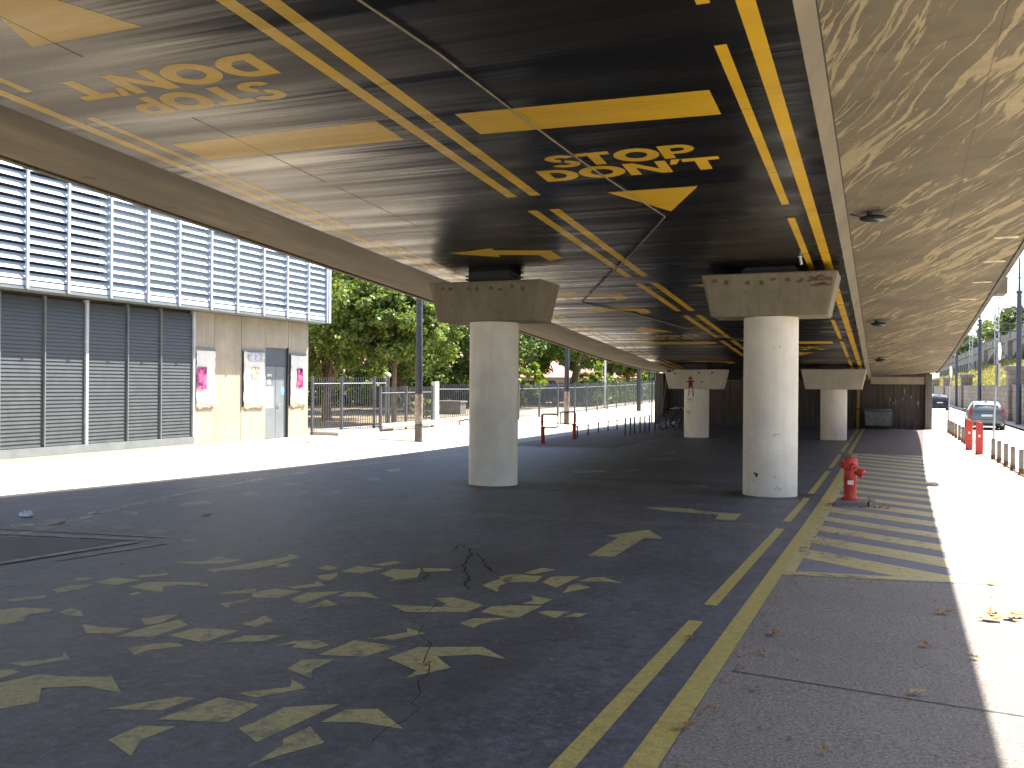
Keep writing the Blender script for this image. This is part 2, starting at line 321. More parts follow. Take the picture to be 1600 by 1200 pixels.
# ------------------------------------------------------------------ mesh builder
class MB:
    def __init__(s): s.v = []; s.f = []
    def add(s, vs, fs):
        o = len(s.v); s.v += [tuple(map(float, p)) for p in vs]; s.f += [tuple(i + o for i in f) for f in fs]; return s
    def box(s, x0, x1, y0, y1, z0, z1):
        return s.add([(x0, y0, z0), (x1, y0, z0), (x1, y1, z0), (x0, y1, z0), (x0, y0, z1), (x1, y0, z1), (x1, y1, z1), (x0, y1, z1)],
                     [(3, 2, 1, 0), (4, 5, 6, 7), (0, 1, 5, 4), (1, 2, 6, 5), (2, 3, 7, 6), (3, 0, 4, 7)])
    def obox(s, c, sx, sy, sz, rot=None):
        b = MB().box(-sx / 2, sx / 2, -sy / 2, sy / 2, -sz / 2, sz / 2); c = Vector(c)
        rm = rot if rot is not None else Matrix.Identity(3)
        return s.add([rm @ Vector(p) + c for p in b.v], b.f)
    def tube(s, path, r, n=8, caps=True, closed=False):
        P = [Vector(p) for p in path]; rr = r if isinstance(r, (list, tuple)) else [r] * len(P)
        vs = []; fs = []; k = len(P); prev = None
        for i, p in enumerate(P):
            if closed: d = P[(i + 1) % k] - P[i - 1]
            else: d = P[min(i + 1, k - 1)] - P[max(i - 1, 0)]
            d.normalize()
            if prev is None:
                a = Vector((0, 0, 1)) if abs(d.z) < .9 else Vector((1, 0, 0)); u = d.cross(a).normalized()
            else:
                u = prev - d * prev.dot(d); u.normalize()
            prev = u; w = d.cross(u)
            for j in range(n):
                t = 2 * math.pi * j / n; vs.append(p + (u * math.cos(t) + w * math.sin(t)) * rr[i])
        for i in range(k if closed else k - 1):
            for j in range(n):
                a, b = i * n + j, i * n + (j + 1) % n; c, d = ((i + 1) % k) * n + j, ((i + 1) % k) * n + (j + 1) % n
                fs.append((a, b, d, c))
        if caps and not closed: fs += [tuple(range(n))[::-1], tuple((k - 1) * n + j for j in range(n))]
        return s.add(vs, fs)
    def lathe(s, prof, n=24, c=(0, 0, 0), caps=True):
        vs = []; fs = []
        for (r, z) in prof:
            for j in range(n):
                t = 2 * math.pi * j / n; vs.append((c[0] + r * math.cos(t), c[1] + r * math.sin(t), c[2] + z))
        for i in range(len(prof) - 1):
            for j in range(n):
                a, b = i * n + j, i * n + (j + 1) % n; fs.append((a, b, b + n, a + n))
        if caps: fs += [tuple(range(n))[::-1], tuple((len(prof) - 1) * n + j for j in range(n))]
        return s.add(vs, fs)
    def prism(s, poly, f0, f1):            # poly of 2D, f0/f1 map (u,v)->3D for the two ends
        n = len(poly); vs = [f0(*p) for p in poly] + [f1(*p) for p in poly]
        fs = [tuple(range(n))[::-1], tuple(range(n, 2 * n))] + [(i, (i + 1) % n, n + (i + 1) % n, n + i) for i in range(n)]
        return s.add(vs, fs)
    def ball(s, c, rx, ry, rz, n=12, m=8):
        prof = []
        vs = []; fs = []
        for i in range(m + 1):
            a = math.pi * i / m
            for j in range(n):
                t = 2 * math.pi * j / n
                vs.append((c[0] + rx * math.sin(a) * math.cos(t), c[1] + ry * math.sin(a) * math.sin(t), c[2] + rz * math.cos(a)))
        for i in range(m):
            for j in range(n):
                a, b = i * n + j, i * n + (j + 1) % n; fs.append((a, a + n, b + n, b))
        return s.add(vs, fs)
    def build(s, name, mat, parent=None, bevel=0, smooth=False, world=False):
        me = bpy.data.meshes.new(name); me.from_pydata(s.v, [], s.f); me.update()
        bm = bmesh.new(); bm.from_mesh(me); bmesh.ops.recalc_face_normals(bm, faces=bm.faces); bm.to_mesh(me); bm.free()
        me.materials.append(mat if not isinstance(mat, str) else M[mat])
        o = bpy.data.objects.new(name, me); COL.objects.link(o)
        if parent is not None:
            o.parent = parent
            if world:
                off = Vector((0, 0, 0)); p = parent
                while p is not None: off = off + p.location; p = p.parent
                o.location = -off if parent.parent is None else -(off)
        if smooth:
            for p in me.polygons: p.use_smooth = True
            try: me.set_sharp_from_angle(angle=R(40))
            except Exception: pass
        if bevel:
            b = o.modifiers.new('bevel', 'BEVEL'); b.width = bevel; b.segments = 2; b.limit_method = 'ANGLE'; b.angle_limit = R(40)
        return o
def tag(o, label, cat, group=None, kind=None):
    o['label'] = label; o['category'] = cat
    if group: o['group'] = group
    if kind: o['kind'] = kind
    return o
def thing(name, loc, label, cat, group=None, rz=0, kind=None):
    o = bpy.data.objects.new(name, None); COL.objects.link(o); o.location = loc; o.rotation_euler = (0, 0, rz); o.empty_display_size = .2
    return tag(o, label, cat, group, kind)
def kids(o): return list(o.children)
def dup(o, loc=None, rz=None, label=None, parent=None):
    c = o.copy(); COL.objects.link(c)
    if parent is not None: c.parent = parent
    if loc is not None: c.location = loc
    if rz is not None: c.rotation_euler = (0, 0, rz)
    if label: c['label'] = label
    for ch in kids(o):
        if ch is not c: dup(ch, parent=c)
    return c
def ordinal(i): return ['first', 'second', 'third', 'fourth', 'fifth', 'sixth', 'seventh', 'eighth', 'ninth', 'tenth', 'eleventh', 'twelfth', 'thirteenth', 'fourteenth', 'fifteenth', 'sixteenth', 'seventeenth', 'eighteenth', 'nineteenth', 'twentieth'][i]
SHARDS = [
[(-5.41,5.05),(-5.22,5.05),(-5.02,5.11),(-5.0,4.95),(-5.18,4.87)],
[(-4.93,4.89),(-4.94,5.19),(-4.9,5.47),(-4.72,5.37),(-4.7,5.0)],
[(-5.17,5.37),(-5.09,5.53),(-5.02,5.6),(-4.94,5.33),(-5.0,5.23)],
[(-4.64,5.07),(-4.61,5.32),(-4.29,5.4),(-4.29,5.02)],
[(-4.63,4.69),(-4.58,4.84),(-4.45,4.95),(-4.34,4.9),(-4.48,4.71),(-4.47,4.59)],
[(-5.02,4.12),(-4.84,4.36),(-4.93,4.46),(-4.76,4.35),(-4.87,4.11)],
[(-4.99,3.95),(-4.89,4.04),(-4.8,4.02),(-4.79,3.88),(-4.84,3.81)],
[(-4.78,3.67),(-4.72,3.82),(-4.66,4.03),(-4.49,4.06),(-4.24,4.18),(-3.96,3.97),(-4.24,3.98),(-4.43,3.85),(-4.24,3.67),(-4.32,3.5),(-4.39,3.41)],
[(-3.83,3.73),(-3.75,3.86),(-3.64,4.05),(-3.53,4.07),(-3.55,3.84),(-3.69,3.78)],
[(-3.47,3.72),(-3.42,4.14),(-3.14,4.13),(-3.12,3.83)],
[(-3.47,3.4),(-3.48,3.61),(-3.31,3.68),(-3.33,3.46),(-3.22,3.29)],
[(-6.61,5.85),(-6.62,6.05),(-6.5,6.16),(-6.43,6.04),(-6.46,5.77)],
[(-6.55,6.24),(-6.56,6.49),(-6.28,6.52),(-6.3,6.23)],
[(-6.14,6.24),(-6.14,6.48),(-5.69,6.68),(-5.53,6.55),(-5.81,6.51),(-5.88,6.37),(-5.73,6.19),(-5.92,6.19)],
[(-6.84,6.3),(-6.77,6.42),(-6.65,6.33),(-6.75,6.23)],
[(-6.48,6.62),(-6.3,6.87),(-6.23,6.82),(-6.36,6.6)],
[(-6.35,5.02),(-6.33,5.12),(-6.26,5.25),(-6.0,5.32),(-5.94,5.23),(-6.02,5.11),(-5.88,4.95),(-5.91,4.78),(-5.97,4.76)],
[(-5.87,5.26),(-5.9,5.39),(-5.79,5.38),(-5.6,5.24),(-5.74,5.21)],
[(-6.6,5.4),(-6.48,5.66),(-6.39,5.59),(-6.49,5.36)],
[(-5.91,6.0),(-5.9,6.1),(-5.85,6.08),(-5.84,5.97)],
[(-6.7,7.36),(-6.43,7.55),(-6.51,7.83),(-6.17,7.79),(-6.18,7.56),(-6.43,7.36)],
[(-6.11,7.2),(-6.02,7.34),(-5.96,7.75),(-5.87,8.17),(-5.98,8.35),(-5.75,8.23),(-5.69,7.61),(-5.78,7.36),(-5.96,7.21),(-5.94,7.09)],
[(-5.27,6.37),(-5.11,6.66),(-5.01,6.52),(-5.19,6.36)],
[(-4.99,6.04),(-4.9,6.32),(-4.86,6.2),(-4.9,6.04),(-4.81,5.92)],
[(-4.4,5.56),(-4.39,5.72),(-4.42,5.86),(-4.25,5.74),(-4.25,5.53)],
[(-3.01,3.79),(-2.99,3.9),(-3.0,4.15),(-2.76,4.32),(-2.81,3.67)],
[(-3.38,4.24),(-3.31,4.32),(-3.18,4.46),(-3.26,4.59),(-3.08,4.48),(-3.24,4.22)],
[(-5.7,7.75),(-5.62,7.86),(-5.51,7.67),(-5.57,7.58)],
[(-5.22,7.73),(-5.21,7.93),(-5.04,7.86),(-5.03,7.69)],
[(-4.91,7.69),(-4.93,8.05),(-4.63,8.03),(-4.67,7.71)],
[(-4.99,7.4),(-4.9,7.63),(-4.82,7.49),(-4.75,7.26),(-4.87,7.28)],
[(-4.84,8.15),(-4.75,8.46),(-4.63,8.41),(-4.69,8.14)],
[(-4.51,7.77),(-4.53,8.04),(-4.33,8.1),(-4.34,8.22),(-4.06,8.33),(-3.96,8.25),(-4.22,8.02),(-4.12,7.78),(-4.26,7.48),(-4.27,7.62)],
[(-4.92,6.86),(-4.79,7.09),(-4.86,7.21),(-4.66,7.05),(-4.81,6.79)],
[(-5.04,6.51),(-4.97,6.73),(-4.7,6.74),(-4.72,6.43),(-4.91,6.34)],
[(-4.59,6.43),(-4.62,6.72),(-4.38,6.91),(-4.42,6.31)],
[(-4.31,6.71),(-4.33,6.9),(-4.18,6.97),(-3.94,6.77),(-4.11,6.78)],
[(-4.28,6.14),(-4.28,6.31),(-4.32,6.56),(-4.13,6.43)],
[(-3.75,6.62),(-3.63,6.65),(-3.34,6.73),(-3.36,6.86),(-3.54,7.0),(-3.41,7.12),(-3.06,6.94),(-3.08,6.65),(-3.51,6.44)],
[(-2.98,6.7),(-2.99,6.93),(-2.85,7.04),(-2.62,7.14),(-2.64,6.66),(-2.68,6.63)],
[(-2.97,6.3),(-2.94,6.48),(-2.71,6.61),(-2.82,6.34),(-2.81,6.2)],
[(-3.41,7.69),(-3.4,7.92),(-3.34,8.25),(-3.26,8.05),(-3.26,7.76),(-3.17,7.49)],
[(-4.18,5.06),(-4.17,5.29),(-3.93,5.43),(-3.95,5.24),(-3.99,5.2)],
[(-3.81,5.15),(-3.77,5.33),(-3.63,5.41),(-3.49,5.34),(-3.52,5.2),(-3.69,5.18),(-3.71,5.29)],
[(-3.42,5.1),(-3.41,5.52),(-3.06,5.51),(-3.13,5.19)],
[(-3.42,4.76),(-3.45,4.98),(-3.27,5.05),(-3.26,4.8),(-3.17,4.65)],
[(-3.34,5.6),(-3.19,5.88),(-3.26,6.0),(-3.06,5.9),(-3.18,5.65)],
[(-2.98,5.23),(-2.93,5.55),(-2.54,5.75),(-2.28,5.54),(-2.5,5.56),(-2.71,5.4),(-2.52,5.21),(-2.66,4.9),(-2.68,5.06)],
[(-2.69,4.04),(-2.68,4.26),(-2.53,4.34),(-2.26,4.13),(-2.52,4.12)],
[(-2.66,3.41),(-2.66,3.48),(-2.67,3.69),(-2.72,3.76),(-2.7,3.96),(-2.51,3.8),(-2.6,3.6)],
[(-3.05,9.75),(-3.13,11.28),(-3.31,11.35),(-2.97,12.2),(-2.61,11.46),(-2.83,11.4),(-2.77,9.82)],
[(-3.3,8.46),(-3.23,8.81),(-3.08,8.75),(-3.19,8.43)],
[(-3.43,8.14),(-3.38,8.33),(-3.07,8.39),(-3.03,8.07),(-3.29,7.92)],
[(-2.97,8.08),(-2.99,8.4),(-2.74,8.54),(-2.77,7.9)],
[(-2.68,8.29),(-2.64,8.53),(-2.52,8.59),(-2.27,8.38),(-2.47,8.4)],
[(-2.64,7.7),(-2.69,8.05),(-2.65,8.19),(-2.49,8.05)],
[(-2.8,7.14),(-2.76,7.3),(-2.85,7.48),(-2.63,7.41),(-2.64,7.18)],
[(-2.57,6.9),(-2.53,6.98),(-2.35,7.03),(-2.38,6.77)],
[(-2.33,6.84),(-2.29,7.0),(-2.2,7.03),(-2.22,6.9)],
[(-3.69,14.79),(-3.34,14.99),(-2.95,15.0),(-2.86,14.81),(-2.43,14.68),(-2.1,14.7),(-2.08,13.84),(-2.36,13.83),(-2.42,14.46),(-3.14,14.45)]]
FADED = [
[(-6.59,28.4),(-6.37,29.7),(-6.05,28.69),(-6.31,27.82)],
[(-7.08,21.12),(-6.46,21.73),(-6.17,21.28),(-6.79,20.74)],
[(-6.05,21.55),(-5.81,22.6),(-5.63,22.44),(-5.76,21.51)],
[(-6.42,25.87),(-5.67,26.65),(-5.67,26.01),(-6.23,25.47)],
[(-3.74,19.17),(-3.46,19.25),(-3.39,18.88),(-3.64,18.85)],
[(-10.53,9.16),(-10.34,9.37),(-9.78,8.83),(-9.97,8.63)],
[(-10.6,9.96),(-10.64,10.16),(-10.27,9.93),(-10.35,9.78)],
[(-9.19,8.99),(-9.19,9.26),(-8.92,9.14),(-8.92,8.88)],
[(-8.6,8.98),(-8.44,9.24),(-8.17,8.89),(-8.4,8.84)],
[(-7.65,8.57),(-7.58,8.75),(-7.44,8.54),(-7.54,8.49)],
[(-9.08,10.52),(-9.16,10.92),(-8.79,10.47),(-8.78,10.26)],
[(-9.92,9.03),(-9.95,9.39),(-9.62,9.19),(-9.55,8.79)],
[(-10.26,10.27),(-10.22,10.53),(-9.86,10.17),(-9.88,10.01)],
[(-10.34,11.46),(-10.24,12.08),(-9.94,11.84),(-9.92,11.2)],
[(-10.42,8.56),(-10.38,8.86),(-10.1,8.65),(-10.12,8.38)],
[(-10.65,13.4),(-10.59,13.77),(-10.17,13.36),(-10.23,13.0)],
[(-9.83,13.73),(-9.87,14.21),(-9.6,14.03),(-9.58,13.56)],
[(-9.35,13.85),(-9.46,14.64),(-9.07,14.35),(-9.1,13.68)],
[(-11.06,15.17),(-10.89,15.68),(-10.62,15.24),(-10.78,14.94)],
[(-10.3,17.11),(-10.13,17.43),(-9.84,16.86),(-9.95,16.66)],
[(-10.99,19.13),(-11.07,19.89),(-10.67,19.32),(-10.71,18.78)],
[(-9.08,10.52),(-9.27,10.97),(-9.04,10.76),(-8.74,10.29)]]
# ------------------------------------------------------------------ ground sheets
def sheet(name, xs, ys, mat, dz=0.0, parent=None, zf=gz):
    vs = [(x, y, zf(x, y) + dz) for y in ys for x in xs]; n = len(xs)
    fs = [(j * n + i, j * n + i + 1, (j + 1) * n + i + 1, (j + 1) * n + i) for j in range(len(ys) - 1) for i in range(n - 1)]
    return MB().add(vs, fs).build(name, mat, parent, smooth=True, world=True)
def rng_(a, b, st):
    k = max(1, int(math.ceil((b - a) / st))); return [a + (b - a) * i / k for i in range(k + 1)]
def outline_sheet(name, poly, mat, dz, parent=None):
    """flat marking: triangulated outline, refined so that it follows the ground"""
    bm = bmesh.new(); vs = [bm.verts.new((x, y, 0)) for x, y in poly]; f = bm.faces.new(vs)
    bmesh.ops.triangulate(bm, faces=[f])
    for _ in range(5):
        es = [e for e in bm.edges if e.calc_length() > 1.6]
        if not es: break
        bmesh.ops.subdivide_edges(bm, edges=es, cuts=1); bmesh.ops.triangulate(bm, faces=bm.faces[:])
    mb = MB(); bm.verts.index_update()
    mb.add([(v.co.x, v.co.y, gz(v.co.x, v.co.y) + dz) for v in bm.verts], [tuple(v.index for v in q.verts) for q in bm.faces]); bm.free()
    return mb.build(name, mat, parent, world=True)
def strip_poly(pts, w0, w1=None):
    """ribbon to the left/right of a polyline -> list of quads as MB at ground height"""
    w1 = w1 if w1 is not None else w0; L = []; Rr = []
    for i, p in enumerate(pts):
        a = Vector(pts[max(i - 1, 0)]); b = Vector(pts[min(i + 1, len(pts) - 1)]); d = (b - a).normalized(); n = Vector((-d.y, d.x))
        w = w0 + (w1 - w0) * i / max(1, len(pts) - 1)
        L.append(Vector(p) + n * w / 2); Rr.append(Vector(p) - n * w / 2)
    return L, Rr
def ribbon(name, pts, w, mat, dz, parent=None, w1=None):
    P = []
    for a, b in zip(pts[:-1], pts[1:]):
        k = max(1, int((Vector(b) - Vector(a)).length / 1.5))
        P += [tuple(Vector(a).lerp(Vector(b), i / k)) for i in range(k)]
    P.append(pts[-1]); L, Rr = strip_poly(P, w, w1)
    vs = []; 
    for a, b in zip(L, Rr): vs += [(a.x, a.y, gz(a.x, a.y) + dz), (b.x, b.y, gz(b.x, b.y) + dz)]
    return MB().add(vs, [(2 * i, 2 * i + 1, 2 * i + 3, 2 * i + 2) for i in range(len(P) - 1)]).build(name, mat, parent, world=True)

def struct(o, label, cat): return tag(o, label, cat, kind='structure')
base = struct(sheet('ground', [-900, -300, -120, -60, -40, -25, -17, -15, -13, -9, 0, 10, 30, 100, 900], [-300, -100, -40, 0, 8, 12, 20, 26, 60, 90, 200, 500, 1500], 'base', -.30), 'bare earth stretching away under and beyond the paved areas', 'ground')
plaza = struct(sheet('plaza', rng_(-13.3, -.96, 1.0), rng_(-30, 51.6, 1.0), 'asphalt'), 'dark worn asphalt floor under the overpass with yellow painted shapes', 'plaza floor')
lp = struct(sheet('street_pavement', rng_(-19.2, -13.3, .6), rng_(-30, 140, 2), 'pavement'), 'bright sunlit street paving in front of the louvred building and fence', 'paving')
struct(sheet('street_paving_beyond', [-13.3, -12.4, -11.6], rng_(51.6, 140, 2), 'pavement'), 'sunlit paving running on beside the abutment on the fence side', 'paving')
struct(sheet('gravel_pavement', rng_(-.96, 1.0, .6), rng_(-30, 9.75, .75), 'gravel_paving', .0), 'pinkish exposed aggregate pavement right of the yellow edge line', 'pavement')
hatch = struct(sheet('hatched_pavement', rng_(-.96, 1.0, .6), rng_(9.75, 31.1, .7), 'hatch_asphalt', .0), 'grey pavement striped with diagonal yellow hatching around the hydrant', 'pavement')
def glare_edge_x(y): return 1.02 + max(0, y - 31.1) * .033  # splits brown from glare-pale paving, slanted along the overpass shadow edge
def slant(name, f0, f1, ys, mat):
    vs = []
    for y in ys:
        for k in range(4): x = f0(y) + (f1(y) - f0(y)) * k / 3; vs.append((x, y, gz(x, y)))
    return MB().add(vs, [(j * 4 + i, j * 4 + i + 1, j * 4 + i + 5, j * 4 + i + 4) for j in range(len(ys) - 1) for i in range(3)]).build(name, mat, smooth=True)
struct(slant('brown_pavement', lambda y: -.96, glare_edge_x, rng_(31.1, 51.6, 1.5), 'brown_paving'), 'brown paving between the hatching and the abutment', 'pavement')
struct(sheet('glare_pale_pavement', [1.0, 2.1, 3.1], rng_(-30, 31.1, .75), 'pavement', .0), 'pavement strip coloured pale for sun glare between the hatching and the kerb posts', 'pavement')  # paler sheet puts the sun glare into the paving colour
struct(slant('glare_pale_pavement', glare_edge_x, lambda y: 3.1, rng_(31.1, 51.6, 1.5), 'pavement'), 'pavement strip coloured pale for sun glare beside the brown paving and red bollards', 'pavement')
struct(sheet('street_side_pavement', [2.1, 3.1], rng_(51.6, 140, 3), 'pavement', .0), 'sunlit pavement continuing past the abutment by the street', 'pavement')
ROADZ = -.09
struct(sheet('road', [3.24, 4.5, 6.0, 6.4], rng_(-30, 300, 3), 'road', ROADZ), 'sun bleached street with parked and driving cars beside the stone wall', 'road')
kb = MB()
for a, b in zip(rng_(-30, 140, 2)[:-1], rng_(-30, 140, 2)[1:]):
    kb.add([(3.1, a, gz(3, a) + .012), (3.24, a, gz(3, a) + .012), (3.24, b, gz(3, b) + .012), (3.1, b, gz(3, b) + .012),
            (3.1, a, gz(3, a) - .2), (3.24, a, gz(3, a) - .2), (3.24, b, gz(3, b) - .2), (3.1, b, gz(3, b) - .2)],
           [(0, 1, 2, 3), (1, 5, 6, 2), (0, 3, 7, 4)])
struct(kb.build('kerb', 'kerb'), 'pale kerb stones along the street edge under the short posts', 'kerb')
struct(sheet('wall_side_pavement', [6.4, 7.3], rng_(20, 300, 4), 'pavement', .0), 'narrow footway at the foot of the stone wall', 'footway')
struct(sheet('park_ground', rng_(-75, -19.2, 2.5), rng_(5, 150, 4), 'park_soil', .02), 'dry brown park ground with leaf litter behind the fence', 'park ground')
struct(sheet('bike_parking_floor', rng_(-12.2, -8.3, .98), rng_(29.4, 50.4, 1.5), 'brown_paving', .006), 'dark brown paving under the bike racks beside the street', 'paving')
ribbon('edge_strip', [(-12.2, 29.38), (-8.25, 29.5)], .10, 'yellow_faded', .011, plaza)
ribbon('edge_strip', [(-8.25, 29.45), (-8.3, 37.1), (-8.6, 44.0)], .10, 'yellow_faded', .011, plaza)
# --- long lines on the right
def vline(x0, x1, y0, y1, mat, name='lane_line', dz=.0016, par=None):
    return sheet(name, [x0, x1], rng_(y0, y1, 1.0), mat, dz, par or plaza)
vline(-1.11, -.965, -4, 31.0, 'yellow_line', 'edge_line')
vline(-1.18, -1.06, 31.0, 49.5, 'yellow_line', 'edge_line', .0022)
for a, b in [(2.2, 7.17), (7.80, 13.22), (14.05, 17.75), (18.6, 24.3), (25.2, 30.5), (31.5, 37), (38, 43), (44, 49)]:
    vline(-1.42, -1.31, a, b, 'yellow_line', 'lane_dash')
# cross lines
for x0, x1, y0, y1 in [(-6.2, -1.6, 12.62, 13.48), (-6.2, -1.6, 12.34, 13.2), (-6.3, -1.62, 17.5, 16.82), (-6.3, -1.65, 17.1, 16.45)]:
    ribbon('cross_line', [(x0, y0), ((x0 + x1) / 2, (y0 + y1) / 2), (x1, y1)], .07, 'yellow_thin', .0014, plaza)
# left double outline around the dark island, and the left kerb line
outline_sheet('asphalt_island', [(-9.9, 7.72), (-8.16, 8.16), (-8.15, 6.4), (-8.3, 5.2), (-10.5, 5.6)], 'asphalt_patch', .003, plaza)
ribbon('outline_line', [(-10.6, 7.78), (-9.9, 7.93), (-7.98, 8.33)], .13, 'yellow_faded', .0075, plaza)
ribbon('outline_line', [(-10.6, 8.12), (-9.93, 8.28), (-7.9, 8.62)], .06, 'yellow_thin', .0075, plaza)
ribbon('outline_line', [(-8.08, 4.4), (-8.06, 6.5), (-7.95, 8.2)], .12, 'yellow_faded', .0115, plaza)
ribbon('outline_line', [(-7.74, 6.9), (-7.6, 8.3)], .07, 'yellow_thin', .0075, plaza)
ribbon('curved_edge_line', [(-8.6, 5.8), (-9.36, 7.5), (-9.99, 9.0), (-10.79, 10.9), (-11.5, 13.15), (-12.2, 16.4), (-12.35, 18.5), (-12.31, 21.3), (-11.9, 24.3), (-11.3, 28)], .16, 'yellow_faded', .0016, plaza)
for q in SHARDS: outline_sheet('painted_shard', q, 'yellow_road', .0016, plaza)
for q in FADED: outline_sheet('faded_shard', q, 'yellow_faded', .0016, plaza)
# cracks
def jag(pts, k=5, amp=.03):
    out = []
    for a, b in zip(pts[:-1], pts[1:]):
        for i in range(k):
            p = Vector(a).lerp(Vector(b), i / k); out.append((p.x + random.uniform(-amp, amp), p.y + random.uniform(-amp, amp) * 2))
    return out + [pts[-1]]
for cp, w in (([(-4.48, 9.32), (-4.63, 9.86), (-4.24, 9.28), (-4.06, 8.75), (-3.84, 8.25), (-3.62, 7.87), (-3.58, 7.65), (-3.44, 7.46)], .022),
              ([(-4.24, 9.28), (-4.0, 9.09), (-3.72, 8.51), (-3.63, 8.42)], .02), ([(-4.35, 8.3), (-4.1, 7.95), (-4.0, 7.6), (-4.1, 7.4)], .018),
              ([(-3.4, 6.9), (-3.3, 6.2), (-2.9, 5.7), (-2.6, 5.0), (-2.35, 4.4), (-2.3, 3.9)], .006), ([(-2.9, 5.7), (-2.4, 5.9), (-2.0, 6.3)], .005)):
    ribbon('crack', jag(cp), w, 'tar', .0030, plaza)
ribbon('expansion_joint', [(-.9, 5.9), (.3, 5.75), (1.9, 5.6)], .012, 'tar', .004, plaza)
# hatching
outline_sheet('hatch_border', [(-.962, 9.56), (.57, 9.87), (.99, 9.96), (.99, 10.14), (.16, 9.98), (-.962, 9.80)], 'yellow_hatch', .0038, hatch)
vline(-.966, -.86, 9.8, 31.0, 'yellow_hatch', 'hatch_edge', .0026, hatch)
k = 0; y = 10.78
while y < 33:                       # yellow bars between grey gaps: y at the left edge, falling to the right
    t = .62 + .08 * math.sin(k * 1.7) + (.08 if k in (0,) else 0)
    s = -.80
    x0, x1 = -.90, .99
    p = [(x0, y), (x1, y + s * (x1 - x0)), (x1, y + t + s * (x1 - x0)), (x0, y + t)]
    # clip to the near border and the far end
    def clip(poly, f):
        out = []
        for i in range(len(poly)):
            a, b = poly[i], poly[(i + 1) % len(poly)]; fa, fb = f(a), f(b)
            if fa >= 0: out.append(a)
            if (fa >= 0) != (fb >= 0):
                u = fa / (fa - fb); out.append((a[0] + (b[0] - a[0]) * u, a[1] + (b[1] - a[1]) * u))
        return out
    p = clip(p, lambda q: q[1] - (9.90 + .2 * q[0])); p = clip(p, lambda q: 31.0 - q[1]) if len(p) > 2 else p
    if len(p) > 2: outline_sheet('hatch_bar', p, 'yellow_hatch', .0014, hatch)
    y += 1.24 + .02 * math.sin(k * 2.3); k += 1

# ------------------------------------------------------------------ overpass
def blob(cx, cz, rx, rz, n=11, seed=0):
    r_ = random.Random(seed); return [(cx + rx * (1 + r_.uniform(-.4, .4)) * math.cos(2 * math.pi * i / n), cz + rz * (1 + r_.uniform(-.4, .4)) * math.sin(2 * math.pi * i / n)) for i in range(n)]
Y0, Y1 = -32.0, 50.45
bridge = thing('overpass', (-4.75, 50.45, -.46), 'concrete road overpass with glossy black painted underside and yellow arrows', 'overpass', kind='thing')
XS0, XS1 = -8.80, -.70
def edgex(y): return XS1 - .005 * (y - 8)
YS = rng_(Y0, Y1, 1.5)
def loft(cross, name, mat, parent=bridge):
    """cross: list of (x, dz) or functions of y"""
    vs = []; n = len(cross)
    for y in YS:
        for x, dz in cross:
            vs.append((x(y) if callable(x) else x, y, soff(y) + dz))
    fs = [(j * n + i, j * n + (i + 1) % n, (j + 1) * n + (i + 1) % n, (j + 1) * n + i) for j in range(len(YS) - 1) for i in range(n)]
    fs += [tuple(range(n))[::-1], tuple((len(YS) - 1) * n + i for i in range(n))]
    return MB().add(vs, fs).build(name, mat, parent, world=True)
soffit = loft([(XS0 + .002, 0), (lambda y: edgex(y) - .002, 0), (lambda y: edgex(y) - .002, .10), (XS0 + .002, .10)], 'painted_soffit', 'black_paint')

loft([(XS0, .012), (XS0, .1), (lambda y: edgex(y), .1), (lambda y: edgex(y), .012), (lambda y: edgex(y) + .135, .195), (lambda y: edgex(y) + .135, .60), (XS0 - .135, .60), (XS0 - .135, .195)], 'box_girder', 'deck')
loft([(lambda y: edgex(y) + .136, .215), (2.17, .42), (2.19, .75), (lambda y: edgex(y) + .136, .75)], 'cantilever_slab', 'streaked')
loft([(-11.72, .42), (XS0 - .136, .215), (XS0 - .136, .75), (-11.74, .75)], 'cantilever_slab', 'slab_left')
loft([(lambda y: edgex(y) + .125, .196), (lambda y: edgex(y) + .150, .2), (lambda y: edgex(y) + .150, .212), (lambda y: edgex(y) + .125, .21)], 'joint_strip', 'tar')
loft([(2.175, .385), (2.26, .375), (2.26, .80), (2.195, .80)], 'fascia', 'fascia')
loft([(-11.81, .375), (-11.725, .385), (-11.745, .80), (-11.81, .80)], 'fascia', 'fascia')
loft([(-11.74, .752), (2.19, .752), (2.19, .84), (-11.74, .84)], 'road_deck', 'asphalt')
# corbel under the outer edge
MB().box(2.262, 2.50, 23.7, 24.5, soff(24) + .36, soff(24) + .74).build('corbel', 'deck', bridge, .02, world=True)
for i, (x, y) in enumerate(((-11.3, 10.6), (-11.35, 12.4), (-11.25, 14.3), (-11.3, 16.4), (-11.35, 18.6), (-11.3, 20.9), (-11.3, 24.2))):
    P = blob(0, 0, .16, .10, 14, 40 + i); f = lambda u, v: (x + u, y + v, soff(y + v) + .42 - .205 * (x + u + 11.72) / 2.78 - .003)
    MB().add([f(*p) for p in P], [tuple(range(len(P)))]).build('rust_patch', 'stain', bridge, world=True)
